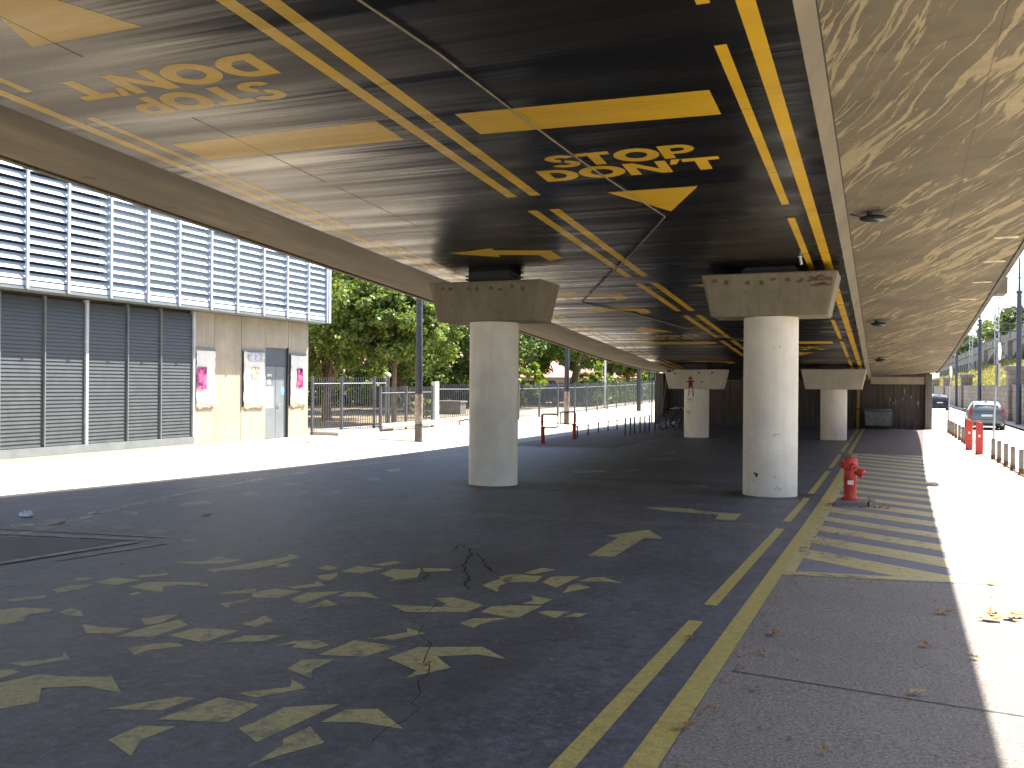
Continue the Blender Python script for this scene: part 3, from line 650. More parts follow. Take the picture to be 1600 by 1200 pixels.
# paint on the soffit
PZ = .0012
def spaint(name, polys, mat='yellow_paint'):
    vs = []; fs = []
    for p in polys:
        o = len(vs); vs += [(x, y, soff(y) - PZ) for x, y in p]; fs.append(tuple(range(o, o + len(p))))
    return MB().add(vs, fs).build(name, mat, soffit, world=True)
def sline(name, x0, x1, ya, yb): 
    ys = rng_(ya, yb, 1.5); return spaint(name, [[(x0, a), (x1, a), (x1, b), (x0, b)] for a, b in zip(ys[:-1], ys[1:])])
sline('edge_line', -1.10, -.955, Y0 + 2, 49)
sline('edge_line', -8.55, -8.40, Y0 + 2, 49)
RD = [(-1, 7.13), (7.9, 13.28), (14.07, 18.45), (19.3, 24.3), (25.1, 29.25), (30.05, 34.9), (35.7, 40.5), (41.3, 46)]
for a, b in RD:
    sline('lane_dash', -1.39, -1.285, a, b)
for a, b in [(-1, 6.9), (7.67, 13.1), (13.9, 18.3), (19.1, 24.1), (24.9, 29), (29.8, 34.7), (35.5, 40.5)]:
    sline('lane_dash', -8.22, -8.11, a, b)
for a, b in [(-4, 5.2), (5.2, 11.95), (12.71, 18.19), (18.97, 23.0), (23.75, 28.6), (29.4, 34.2), (35, 40), (40.8, 46)]:
    sline('centre_line', -4.95, -4.80, a, b); sline('centre_line', -4.61, -4.455, a, b)
def letter(ch):
    """heavy wide capitals: list of polygons in a box of height 1, and the width"""
    def ring(cx, cy, rx, ry, ix, iy, a0=0, a1=360, n=40):
        P = []
        for i in range(n):
            t0, t1 = R(a0 + (a1 - a0) * i / n), R(a0 + (a1 - a0) * (i + 1) / n)
            P.append([(cx + rx * math.cos(t0), cy + ry * math.sin(t0)), (cx + rx * math.cos(t1), cy + ry * math.sin(t1)), (cx + ix * math.cos(t1), cy + iy * math.sin(t1)), (cx + ix * math.cos(t0), cy + iy * math.sin(t0))])
        return P
    def rect(x0, x1, y0, y1): return [[(x0, y0), (x1, y0), (x1, y1), (x0, y1)]]
    if ch == 'O': return ring(.62, .5, .62, .52, .30, .25), 1.24
    if ch == 'D': return rect(0, .3, 0, 1) + rect(.3, .46, 0, .24) + rect(.3, .46, .76, 1) + ring(.46, .5, .56, .5, .24, .26, -90, 90), 1.02
    if ch == 'P': return rect(0, .3, 0, 1) + rect(.3, .52, .78, 1) + rect(.3, .52, .34, .53) + ring(.52, .67, .40, .33, .14, .125, -90, 90), .92
    if ch == 'T': return rect(0, .92, .76, 1) + rect(.30, .62, 0, .76), .92
    if ch == 'N': return rect(0, .28, 0, 1) + rect(.84, 1.12, 0, 1) + [[(.28, 1), (.28, .62), (.84, 0), (.84, .40)]], 1.12
    if ch == "'": return [[(.10, 1.02), (.34, 1.02), (.16, .62), (0, .62)]], .30
    if ch == 'S':
        return ring(.46, .725, .44, .285, .155, .075, 14, 262) + ring(.46, .275, .44, .285, .155, .075, 82, -166), .92
    return [], .4
def word(text, x0, y0, length, h, flip=False, name='lettering'):
    P = []; u = 0; L = []
    for ch in text:
        ps, w = letter(ch); L.append((u, ps)); u += w + .05
    k = length / (u - .05)
    for off, ps in L:
        for p in ps:
            q = []
            for a, b in p:
                U = (a + off) * k; V = b * h
                q.append((x0 + U, y0 + h - V) if not flip else (x0 - U, y0 + V))
            P.append(q)
    return spaint(name, P)
for dy in (0, 21.05):
    spaint('stop_bar', [[(-4.23, 8.74 + dy), (-1.60, 8.86 + dy), (-1.60, 9.54 + dy), (-4.23, 9.40 + dy)]])
    word('STOP', -3.87, 10.36 + dy, 1.80, .47); word("DON'T", -4.14, 10.89 + dy, 2.28, .48)
    spaint('arrow_head', [[(-3.54, 12.05 + dy), (-2.32, 12.07 + dy), (-2.93, 13.26 + dy)]])
    spaint('stop_bar', [[(-7.93, 8.68 + dy), (-5.15, 8.69 + dy), (-5.15, 9.33 + dy), (-7.93, 9.32 + dy)]])
    word('STOP', -5.60, 7.36 + dy, 1.86, .46, True); word("DON'T", -5.34, 6.80 + dy, 2.44, .47, True)
    spaint('arrow_head', [[(-5.89, 6.07 + dy), (-7.17, 6.08 + dy), (-6.55, 4.75 + dy)]])
def turn_arrow(tx, ty, m=1):
    A = [(0, 0), (.95, -.24), (.93, -.06), (1.91, .16), (1.90, .86), (1.58, 1.06), (1.58, .52), (.85, .30), (.80, .52)]
    spaint('turn_arrow', [[(tx + a * m, ty + b) for a, b in A]])
turn_arrow(-7.47, 15.25); turn_arrow(-7.49, 20.0); turn_arrow(-7.49, 22.3); turn_arrow(-3.88, 19.4)
turn_arrow(-3.88, 23.2); turn_arrow(-7.49, 36.3)
# thin construction joints in the paint
for xa, ya, yb in ((-6.95, -2, 6.6), (-7.05, 8.0, 16.3), (-7.0, 16.9, 30)):
    for q in range(3):
        a = ya + (yb - ya) * q / 3; b = ya + (yb - ya) * (q + .93) / 3; vs = rng_(a, b, 1.5)
        spaint('paint_seam', [[(xa + .02 * q, u), (xa + .02 * q + .012, u), (xa + .02 * q + .012, v), (xa + .02 * q, v)] for u, v in zip(vs[:-1], vs[1:])], 'tar')

# cable conduit clipped to the soffit
cp = [(-4.35, 2.0), (-3.84, 6.25), (-3.70, 7.3), (-3.60, 8.7), (-3.44, 10.6), (-3.24, 12.2), (-3.07, 13.5), (-4.2, 15.9), (-5.6, 18.7), (-6.86, 21.25), (-6.1, 23.1), (-5.3, 26.5), (-4.3, 29.2), (-2.77, 32.9)]
cond = MB().tube([(x, y, soff(y) - .014) for x, y in cp], .010, 8)
tag(cond.build('cable_conduit', 'conduit', smooth=True), 'thin pale cable pipe zigzagging across the black soffit', 'cable conduit')
stk = thing('drip_pipe', (-1.45, 16.9, soff(16.9)), 'short white pipe stub hanging from the black soffit above the right pier', 'pipe stub')
MB().tube([(0, 0, .01), (.03, -.02, -.14)], .022, 10).build('pipe', 'white', stk, smooth=True)
MB().lathe([(.045, -.006), (.045, .0)], 12).build('collar', 'white', stk)

# bulkhead lamps under the right cantilever
lamp0 = None
for i, (x, y, lab) in enumerate([(-.28, 14.96, 'dark oval bulkhead lamp bolted under the streaked slab, nearest of three'), (-.31, 27.1, 'dark oval bulkhead lamp under the streaked slab, middle of three'), (-.34, 37.5, 'dark oval bulkhead lamp under the streaked slab, farthest of three')]):
    zz = soff(y) + .215 + .205 * (x + .6) / 2.77
    if lamp0 is None:
        lamp0 = thing('bulkhead_lamp', (x, y, zz), lab, 'lamp', 'bulkhead lamps under the cantilever')
        MB().ball((0.05, 0, -.10), .20, .10, .055, 20, 8).build('housing', 'dark_metal', lamp0, smooth=True)
        MB().ball((0.05, -.035, -.125), .165, .07, .04, 20, 8).build('lens', 'glass', lamp0, smooth=True)
        MB().tube([(0, 0, .01), (0, 0, -.08)], .045, 10).build('bracket', 'dark_metal', lamp0, smooth=True)
        MB().tube([(-.04, -.02, -.1), (-.18, -.06, -.06), (-.30, .03, -.012)], .009, 6).build('cable', 'dark_metal', lamp0, smooth=True)
    else: dup(lamp0, (x, y, zz), label=lab)
dn = None
for i, (x, y) in enumerate([(1.86, 17.95), (1.88, 20.1), (1.85, 22.4), (1.74, 24.7), (1.66, 26.6)]):
    zz = soff(y) + .215 + .205 * (x + .6) / 2.77
    lab = ['nearest the camera', 'second from the camera', 'third from the camera', 'fourth from the camera', 'farthest from the camera'][i]
    lab = 'small pale drain plate set under the slab edge, ' + lab
    if dn is None:
        dn = thing('drain_plate', (x, y, zz), lab, 'drain plate', 'drain plates along the slab edge', kind='thing')
        MB().box(-.19, .19, -.09, .09, -.014, .012).build('plate', 'drain_pale', dn, .004)
        MB().box(-.05, .05, -.02, .02, -.017, -.012).build('slot', 'tar', dn)
    else: dup(dn, (x, y, zz), label=lab)

# ------------------------------------------------------------------ piers
def pier(x, y, ztop, label, pale=False, seed=0, bearing_h=.15):
    zb = gz(x, y); t = thing('bridge_pier', (x, y, zb), label, 'bridge pier', 'bridge piers')
    H = ztop - zb; ch = .80
    MB().lathe([(.50, -.05), (.50, H - ch)], 48).build('shaft', 'column', t, smooth=True)
    a, b = 1.22, 1.05; d1, d0 = .58, .50
    c = MB().add([(-b, -d0, H - ch + .002), (b, -d0, H - ch + .002), (b, d0, H - ch + .002), (-b, d0, H - ch + .002), (-a, -d1, H), (a, -d1, H), (a, d1, H), (-a, d1, H)],
                 [(3, 2, 1, 0), (4, 5, 6, 7), (0, 1, 5, 4), (1, 2, 6, 5), (2, 3, 7, 6), (3, 0, 4, 7)])
    cap = c.build('cap', 'cap_pale' if pale else 'cap', t, .035)
    gap = soff(y) - ztop
    bb = MB(); z0 = H - .01
    bb.box(-.45, .45, -.3, .3, z0, H + gap + .02)
    for q in (.25, .6): bb.box(-.50, .50, -.34, .34, H + gap * q, H + gap * q + .028)
    bb.build('bearing', 'black', t)
    if not pale:
        r_ = random.Random(seed)
        f = lambda u, v: (u, -(d0 + (d1 - d0) * (v - (H - ch)) / ch) - .0025, v)
        def stain(P): MB().add([f(*p) for p in P], [tuple(range(len(P)))]).build('rust_stain', 'stain', cap)
        for xx in (-.93, -.75, -.32, -.14, .12, .40, .62, .86)[: 8]:
            stain(blob(xx + r_.uniform(-.05, .05), H - .15 + r_.uniform(-.03, .03), r_.uniform(.035, .06), r_.uniform(.03, .05), 17, seed=seed + int(xx * 100)))
        if seed == 1:
            for q in range(14):
                P = blob(.86 + r_.gauss(0, .13), H - .17 + r_.gauss(0, .06), r_.uniform(.03, .08), r_.uniform(.02, .04), 15, seed=90 + q)
                stain([(min(p[0], 1.12), min(p[1], H - .03)) for p in P])
    return t, H, ch
pR, HR, CH = pier(-2.06, 18.03, 3.735, 'nearest thick white round pier with weathered trapezoid cap, right of centre', False, 1)
pL, HL, _ = pier(-7.45, 17.33, 3.69, 'thick white round pier with rust spotted cap standing nearest the fence', False, 2)
pFR, HFR, _ = pier(-2.0, 38.78, 2.335, 'distant white pier with clean pale cap next to the grey bin', True, 3)
pFL, HFL, _ = pier(-7.25, 37.85, 2.30, 'distant white pier with red figure sprayed on its cap beside the bikes', True, 4)
# scuffs and scribbles on the shafts
def on_shaft(t, ang, z, pts, w, mat, name, r=.502):
    mb = MB()
    for a, b in zip(pts[:-1], pts[1:]):
        (u0, v0), (u1, v1) = a, b; d = Vector((u1 - u0, v1 - v0)); n = Vector((-d.y, d.x)).normalized() * w / 2
        q = [(u0 + n.x, v0 + n.y), (u0 - n.x, v0 - n.y), (u1 - n.x, v1 - n.y), (u1 + n.x, v1 + n.y)]
        mb.add([(r * math.cos(ang + u / .5), r * math.sin(ang + u / .5), z + v) for u, v in q], [(0, 1, 2, 3)])
    return mb.build(name, mat, t.children[0])
r_ = random.Random(5)
def scribble(n, sx, sz):
    return [(i / n * sx - sx / 2 + r_.uniform(-.02, .02), r_.uniform(-sz, sz)) for i in range(n)]
CA = R(-90 + 8)
on_shaft(pFL, R(-112), 1.55, scribble(14, .34, .09), .012, 'graffiti_dark', 'scribble')
on_shaft(pFL, R(-118), 1.38, scribble(8, .22, .06), .010, 'graffiti_dark', 'scribble')
on_shaft(pFL, R(-122), 1.05, scribble(9, .2, .1), .02, 'graffiti_dark', 'scribble')
on_shaft(pR, R(-70), 1.15, scribble(7, .12, .03), .008, 'graffiti_grey', 'scribble')
on_shaft(pR, R(-118), .45, [(0, 0), (.03, -.05), (.07, -.02), (.05, -.09)], .03, 'graffiti_dark', 'scribble')
on_shaft(pR, R(-75), .14, [(0, 0), (.05, .06), (.1, .0), (.14, .04)], .010, 'graffiti_grey', 'scribble')
on_shaft(pL, R(-165), 1.82, [(.1 * math.cos(t), .1 * math.sin(t)) for t in [i * .4 for i in range(15)]], .022, 'graffiti_dark', 'painted_ring')
sp = MB(); 
for t_, H_, sd in ((pR, HR, 3), (pL, HL, 4)):
    sp = MB(); rr = random.Random(sd)
    for i in range(8):
        an = R(rr.uniform(-160, -30)); z0 = rr.uniform(.2, H_ - 1.0); P = blob(0, 0, rr.uniform(.005, .018), rr.uniform(.008, .03), 8, sd * 100 + i)
        sp.add([(.5025 * math.cos(an + u / .5), .5025 * math.sin(an + u / .5), z0 + v) for u, v in P], [tuple(range(8))])
    sp.build('scuff_marks', 'scuff', t_.children[0])
# plain red sprayed figure and small splats on the far left cap
capF = [c for c in pFL.children if c.name.startswith('cap')][0]
def on_cap(polys, mat, name):
    mb = MB(); f = lambda u, v: (u, -(.50 + .08 * (v - (HFL - .8)) / .8) - .003, v)
    for P in polys: mb.add([f(*p) for p in P], [tuple(range(len(P)))])
    return mb.build(name, mat, capF)
zc = HFL - .8; fx = -.15
on_cap([blob(fx, zc + .44, .075, .07, 12, 1), [(fx - .075, zc + .36), (fx + .075, zc + .36), (fx + .09, zc + .10), (fx - .09, zc + .10)],
        [(fx - .07, zc + .35), (fx - .17, zc + .31), (fx - .16, zc + .27), (fx - .06, zc + .29)], [(fx + .07, zc + .35), (fx + .17, zc + .33), (fx + .17, zc + .28), (fx + .06, zc + .29)],
        [(fx - .08, zc + .10), (fx - .01, zc + .10), (fx - .05, zc + .01), (fx - .09, zc + .01)], [(fx + .01, zc + .10), (fx + .08, zc + .10), (fx + .11, zc + .01), (fx + .06, zc + .01)]], 'graffiti_red', 'sprayed_figure')
on_shaft(pFL, R(-90) + (fx) / .5, HFL - .8, [(-.07, -.02), (-.09, -.16), (-.12, -.28)], .045, 'graffiti_red', 'sprayed_leg')
on_shaft(pFL, R(-90) + (fx) / .5, HFL - .8, [(.08, -.02), (.10, -.16), (.11, -.30)], .045, 'graffiti_red', 'sprayed_leg')
on_cap([blob(-.78, zc + .62, .05, .03, 9, 4), blob(.2, zc + .66, .045, .035, 9, 5), blob(.72, zc + .67, .05, .035, 9, 6), blob(.3, zc + .29, .05, .035, 9, 7)], 'graffiti_dark', 'sprayed_mark')
on_cap([blob(-1.02, zc + .73, .12, .06, 10, 8), blob(-.86, zc + .76, .06, .03, 10, 9)], 'graffiti_dark', 'sprayed_mark')

# ------------------------------------------------------------------ abutment
ab = thing('abutment', (-4.75, 50.7, -.46), 'dark stained concrete abutment closing the space under the overpass', 'abutment')
def wedge(x0, x1, y0, y1, zb, zf):
    ys = rng_(y0, y1, 4); mb = MB(); n = 4; vs = []
    for y in ys: vs += [(x0, y, zb), (x1, y, zb), (x1, y, zf(y)), (x0, y, zf(y))]
    fs = [(j * n + i, j * n + (i + 1) % n, (j + 1) * n + (i + 1) % n, (j + 1) * n + i) for j in range(len(ys) - 1) for i in range(n)] + [(3, 2, 1, 0), tuple((len(ys) - 1) * n + i for i in range(n))]
    return mb.add(vs, fs)
wedge(-11.3, 1.69, 50.72, 96, -.9, lambda y: soff(50.4) + .835 - .012 * (y - 50)).build('retaining_wall', 'abut', ab, world=True)
MB().box(1.70, 2.02, 50.35, 52.4, -.9, soff(50.4) + .36).build('pilaster', 'fascia', ab, .02, world=True)
wedge(1.70, 2.0, 52.41, 96, -.9, lambda y: soff(50.4) + .80 - .012 * (y - 50)).build('side_wall', 'abut', ab, world=True)
MB().box(-11.8, -11.31, 49.6, 52.5, -.9, soff(50.4) + .33).build('pilaster', 'abut', ab, .02, world=True)
MB().box(-.84, 1.695, 50.50, 50.715, 1.79, soff(50.5) + .205).build('crossbeam', 'abut_beam', ab, .012, world=True)
r_ = random.Random(9)
for i in range(9):
    x = r_.uniform(-.1, 1.55); z = r_.uniform(.9, 1.6); P = [(x, z), (x + r_.uniform(.01, .05), z), (x + r_.uniform(.01, .04), z - r_.uniform(.1, .45)), (x, z - r_.uniform(.1, .4))]
    MB().add([(a, 50.716, b) for a, b in P], [(0, 1, 2, 3)]).build('whitewash_streak', 'graffiti_white', ab, world=True)
gp = thing('gas_pipe', (-1.43, 50.6, -.46), 'upright yellow brown pipe clipped to the dark abutment wall', 'pipe')
MB().tube([(0, 0, 0), (0, 0, 2.3)], .075, 12).build('pipe', 'pipe_yellow', gp, smooth=True)
for z in (.95, 1.95): MB().tube([(0, 0, z), (0, 0, z + .06)], .10, 12).build('clip', 'dark_metal', gp)
# ------------------------------------------------------------------ building on the left
XB = -17.75
bd = thing('street_building', (-24, 15, -.3), 'street building with pale metal louvre screen above grey shutters and concrete wall', 'building')
W = lambda mb, name, mat, par=bd, **k: mb.build(name, mat, par, world=True, **k)
core = MB().box(-34, XB - .20, -6, 25.70, -.5, 3.9); core.box(-34, XB - .02, -6, 26.05, 3.9, 8.4); W(core, 'body', 'panel')
W(MB().box(XB - .2, XB + .645, -6, 26.1, 8.05, 8.35), 'parapet', 'steel_light')
W(MB().box(XB - .02, XB + .60, -6, 26.08, 3.60, 3.66), 'screen_base', 'frame_grey')
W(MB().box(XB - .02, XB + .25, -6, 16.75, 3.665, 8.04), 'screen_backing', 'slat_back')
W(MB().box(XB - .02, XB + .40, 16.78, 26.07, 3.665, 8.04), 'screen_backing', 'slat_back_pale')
posts = [4.2, 5.35, 6.5, 7.65, 8.8, 9.95, 11.1, 12.25, 13.35, 14.46, 15.54, 16.77, 17.96, 19.06, 20.29, 21.39, 22.58, 23.74, 24.86, 25.91]
rt = Matrix.Rotation(R(56), 3, 'Y')
for a, b in zip(posts[:-1], posts[1:]):
    mb = MB(); z = 3.90
    while z < 8.0:
        mb.obox((XB + .53, (a + b) / 2, z), .176, b - a - .004, .014, rt); z += .195
    mb.box(XB + .50, XB + .585, a + .03, b - .03, 3.68, 3.80)
    W(mb, 'louvre_bay', 'slat')
for p in posts: W(MB().box(XB + .585, XB + .635, p - .03, p + .03, 3.62, 8.04), 'screen_post', 'steel_light')
W(MB().box(XB + .0, XB + .63, 26.02, 26.12, 3.61, 8.04), 'screen_end', 'steel_light')
# shutters
sp_ = [8.2, 9.4, 10.6, 11.8, 13.0, 14.2, 15.35, 16.53, 17.81, 18.95, 20.18]
rs = Matrix.Rotation(R(77), 3, 'Y')
W(MB().box(XB - .19, XB + .03, 8.2, 20.2, .0, 3.55), 'shutter_backing', 'shutter_gap')
for i, (a, b) in enumerate(zip(sp_[:-1], sp_[1:])):
    mb = MB(); z = .20
    while z < 3.46:
        mb.obox((XB + .085, (a + b) / 2, z), .096, b - a - .03, .010, rs); z += .088
    W(mb, 'shutter_panel', 'shutter')
for i, p in enumerate(sp_):
    w = .075 if i % 3 == 1 or i == len(sp_) - 1 else .025
    W(MB().box(XB + .0, XB + .145, p - w / 2, p + w / 2, .0, 3.56), 'shutter_post', 'frame_grey' if w < .05 else 'steel_light')
W(MB().box(XB - .1, XB + .15, 8.2, 20.21, -.05, .14), 'shutter_rail', 'frame_grey')
W(MB().box(XB - .15, XB + .16, 8.2, 20.22, -.5, -.055), 'sill', 'kerb')
W(MB().box(XB - .18, XB + .06, -6, 8.15, -.5, 3.58), 'wall_panel', 'panel')
pj = [20.25, 21.17, 22.35, 23.5]
for i, (a, b) in enumerate(zip(pj[:-1], pj[1:])): W(MB().box(XB - .18, XB + (.0 if i != 1 else -.006), a + .008, b - .008, -.5, 3.59), 'wall_panel', 'panel', bevel=.006)
W(MB().box(XB - .18, XB - .004, 23.508, 24.642, 2.72, 3.59), 'wall_panel', 'panel', bevel=.006)
W(MB().box(XB - .18, XB, 24.66, 25.75, -.5, 3.59), 'wall_panel', 'panel', bevel=.006)
W(MB().box(XB - .18, XB - .03, 23.5, 24.65, 2.16, 2.715), 'transom_panel', 'door_dark')
for a, b in ((23.52, 24.06), (24.075, 24.62)):
    d = W(MB().box(XB - .14, XB - .05, a, b, -.10, 2.15), 'door_leaf', 'door', bevel=.004)
    if a > 24: W(MB().tube([(XB - .06, a + .08, .95), (XB - .01, a + .08, .95), (XB - .01, a + .2, .95)], .014, 8), 'handle', 'chrome', d)
    else:
        W(MB().box(XB - .051, XB - .046, a + .06, a + .42, .85, 1.5), 'notice', 'paper', d); W(MB().box(XB - .051, XB - .046, a + .12, a + .32, 1.58, 1.72), 'notice', 'paper_dirty', d)
        W(MB().box(XB - .051, XB - .046, a + .12, a + .36, 1.82, 1.9), 'notice', 'blue_print', d)
    if a > 24: W(MB().add([(XB - .046, a + .36 + .11 * math.cos(t * .7854), 1.38 + .14 * math.sin(t * .7854)) for t in range(8)], [tuple(range(8))]), 'sticker', 'sticker_blue', d)
W(MB().box(XB - .04, XB + .02, 24.60, 24.655, -.1, 2.75), 'door_frame', 'dark_metal')
def poster(ya, yb, za, zb, label, pr, seed):
    t = thing('poster_board', (XB, (ya + yb) / 2, za), label, 'poster board', 'poster boards on the concrete wall')
    w = yb - ya; h = zb - za; r_ = random.Random(seed)
    MB().box(.005, .05, -w / 2, w / 2, h - .035, h + .005).build('frame', 'frame_grey', t); MB().box(.005, .045, -w / 2, -w / 2 + .04, 0, h - .036).build('frame', 'dark_metal', t)
    L = [];  n = 14
    for i in range(n): L.append((-w / 2 + .05 + r_.uniform(0, .05), h * i / (n - 1) * .97 + .0))
    Rr = [(w / 2 - r_.uniform(0, .06), h * i / (n - 1) * .97) for i in range(n)]
    vs = []; 
    for (a, z), (b, _) in zip(L, Rr):
        for k in range(5):
            q = k / 4; vs.append((.018 + .035 * math.sin(q * 3.1) * (.5 + .5 * math.sin(z * 5 + seed)) + r_.uniform(0, .008), a + (b - a) * q, z + r_.uniform(-.012, .012)))
    fs = [(j * 5 + i, j * 5 + i + 1, j * 5 + i + 6, j * 5 + i + 5) for j in range(n - 1) for i in range(4)]
    MB().add(vs, fs).build('paper', 'paper', t, smooth=True)
    dr = [( -w / 2 + .06, .0), (-w / 2 + .2, -.07), (-w/2 + .42, -.02), (w / 2 - .3, -.05), (w / 2 - .04, .02), (w / 2 - .03, .1), (w / 2 - .3, .05), (-w / 2 + .3, .12), (-w / 2 + .06, .14)]
    MB().add([(.062 if z > 0 else .03, y, z) for y, z in dr], [tuple(range(len(dr)))]).build('torn_edge', 'paper_dirty', t)
    for (a, b, c, d, m) in pr:
        n = 7; P = [(a, c), (b, c), (b, d), (a, d)]
        MB().add([(.066, y, z) for y, z in P], [(0, 1, 2, 3)]).build('print', m, t)
    return t
poster(20.33, 21.19, .95, 2.56, 'white bulging poster board with dark magenta print beside the shutters', [(-.36, .02, .48, 1.10, 'magenta')], 1)
poster(22.37, 23.45, .90, 2.60, 'white torn poster board with faded small print left of the grey door', [(-.14, .2, .88, 1.2, 'small_print'), (-.30, .45, 1.38, 1.62, 'blue_print')], 2)
poster(24.70, 25.64, .90, 2.57, 'white poster board with narrow magenta print at the building corner', [(-.12, .22, .58, 1.20, 'magenta')], 3)

# ------------------------------------------------------------------ fence and gates
def fence_run(t, pts, h, step=2.5, mat='fence_metal', bar=.13, base=None):
    segs = []
    for a, b in zip(pts[:-1], pts[1:]):
        d = (Vector(b) - Vector(a)); k = max(1, round(d.length / step))
        for i in range(k): segs.append((Vector(a) + d * i / k, Vector(a) + d * (i + 1) / k))
    ends = [s[0] for s in segs] + [segs[-1][1]]
    for e in ends:
        z = gz(e.x, e.y); MB().box(e.x - .035, e.x + .035, e.y - .035, e.y + .035, z - .1, z + h + .03).build('post', mat, t, world=True)
    for a, b in segs:
        mb = MB(); L = (b - a).length; n = max(2, int(L / bar))
        za, zb = gz(a.x, a.y), gz(b.x, b.y)
        for zz in (.16, h - .22):
            mb.tube([(a.x, a.y, za + zz), (b.x, b.y, zb + zz)], .02, 4)
        for i in range(1, n):
            p = a.lerp(b, i / n); z = za + (zb - za) * i / n
            mb.box(p.x - .009, p.x + .009, p.y - .009, p.y + .009, z + .08, z + h)
        mb.build('bar_panel', mat, t, world=True)
f1 = thing('railing', (-17.4, 27.4, -.1), 'tall dark barred railing between building corner and sliding gate', 'railing')
fence_run(f1, [(-17.72, 25.95), (-17.5, 27.4), (-17.15, 29.0), (-16.98, 29.7)], 1.92, 1.6, bar=.11)
MB().box(-17.8, -16.7, 25.95, 29.6, -.5, .02).build('footing', 'kerb', f1, world=True)
f2 = thing('sliding_gate', (-16.7, 30.4, -.05), 'low barred sliding gate with pale bottom beam behind the stickered lamp post', 'gate')
fence_run(f2, [(-16.72, 28.7), (-16.62, 30.4), (-16.5, 32.3)], 1.58, 2, bar=.10)
MB().add([], []).box(-16.74, -16.44, 28.7, 28.72, 0, .1)
MB().tube([(-16.66, 28.7, .10), (-16.44, 32.3, .12)], .10, 4).build('bottom_beam', 'steel_light', f2, world=True)
MB().box(-16.62, -16.45, 32.45, 32.8, -.1, 1.72).build('end_box', 'steel_light', f2, .01, world=True)
f3 = thing('park_fence', (-16.0, 45, 0), 'long grey barred fence along the street in front of the trees', 'fence')
fence_run(f3, [(-16.75, 33.2), (-16.35, 36), (-16.1, 40.4), (-16.0, 48.5), (-16.25, 60), (-16.8, 78)], 1.66, 2.5, bar=.14)

# poles on the left street
def lamppost(x, y, label, h=8.5, r=.13, wraps=True):
    z = gz(x, y); t = thing('lamp_post', (x, y, z), label, 'lamp post', 'dark lamp posts along the fence')
    MB().tube([(0, 0, -.05), (0, 0, 2.0), (0, 0, h)], [r, r * .97, r * .62], 20).build('pole', 'pole_dark', t, smooth=True)
    if wraps:
        MB().tube([(0, 0, .03), (0, 0, .55)], r + .006, 20, caps=False).build('scuffed_base', 'pole_brown', t, smooth=True)
        MB().tube([(0, 0, .60), (0, 0, 1.62)], r + .008, 20, caps=False).build('sticker_remains', 'pole_bare', t, smooth=True)
    MB().tube([(0, 0, h), (.5, 0, h + .35), (1.3, 0, h + .4)], .045, 10).build('arm', 'pole_dark', t, smooth=True)
    MB().ball((1.5, 0, h + .38), .38, .14, .09).build('lamp_head', 'steel_light', t, smooth=True)
    return t
lamppost(-14.74, 27.85, 'dark lamp post plastered with torn stickers near the sliding gate')
lamppost(-14.59, 42.97, 'dark lamp post standing behind the red hoop barriers', r=.125)
lamppost(-15.27, 59.78, 'dark lamp post near the green parking sign, farthest of three', r=.15, wraps=False)
for x, y, lab in ((-16.55, 40.6, 'thin white pole close beside the left pier edge'), (-16.45, 55.9, 'thin white pole between two dark lamp posts by the fence')):
    t = thing('thin_pole', (x, y, gz(x, y)), lab, 'pole', 'thin white poles'); MB().tube([(0, 0, -.05), (0, 0, 7.5)], [.07, .045], 12).build('pole', 'white', t, smooth=True)
    MB().tube([(0, 0, 7.5), (0, 0, 7.56)], .06, 12).build('cap', 'steel_light', t); MB().tube([(0, 0, -.02), (0, 0, .12)], .11, 12).build('base', 'steel_light', t)
t = thing('globe_lamp', (-20.98, 36.5, gz(-21, 36.5)), 'short white park lamp with round flat top behind the gate', 'park lamp')
MB().tube([(0, 0, 0), (0, 0, 1.85)], .06, 12).build('pole', 'steel_light', t, smooth=True); MB().ball((0, 0, 1.98), .22, .22, .14, 18, 10).build('globe', 'white', t, smooth=True)

# parking sign
t = thing('parking_sign', (-8.97, 37.27, gz(-9, 37.3)), 'green parking sign with white P on a thin grey post', 'sign')
MB().tube([(0, 0, -.05), (0, 0, 2.62)], .03, 12).build('post', 'frame_grey', t, smooth=True)
sg = MB().box(-.165, .165, -.05, -.035, 2.27, 2.63).build('sign_plate', 'green_sign', t, .004)
mb = MB(); mb.box(-.06, -.025, -.056, -.052, 2.34, 2.56); mb.box(-.025, .02, -.056, -.052, 2.53, 2.56); mb.box(-.025, .02, -.056, -.052, 2.425, 2.455)
for i in range(10):
    a0, a1 = R(-90 + 18 * i), R(-72 + 18 * i); c = (.02, 2.4925)
    q = [(c[0] + rr * math.cos(a), c[1] + rr * math.sin(a)) for rr, a in ((.0675, a0), (.0675, a1), (.0375, a1), (.0375, a0))]
    mb.prism(q, lambda u, v: (u, -.056, v), lambda u, v: (u, -.052, v))
mb.build('letter', 'white', sg)
fr = MB()
for b in ((-.163, .163, 2.272, 2.284), (-.163, .163, 2.616, 2.628), (-.163, -.151, 2.284, 2.616), (.151, .163, 2.284, 2.616)): fr.box(b[0], b[1], -.0545, -.0515, b[2], b[3])
fr.build('border', 'white', sg)

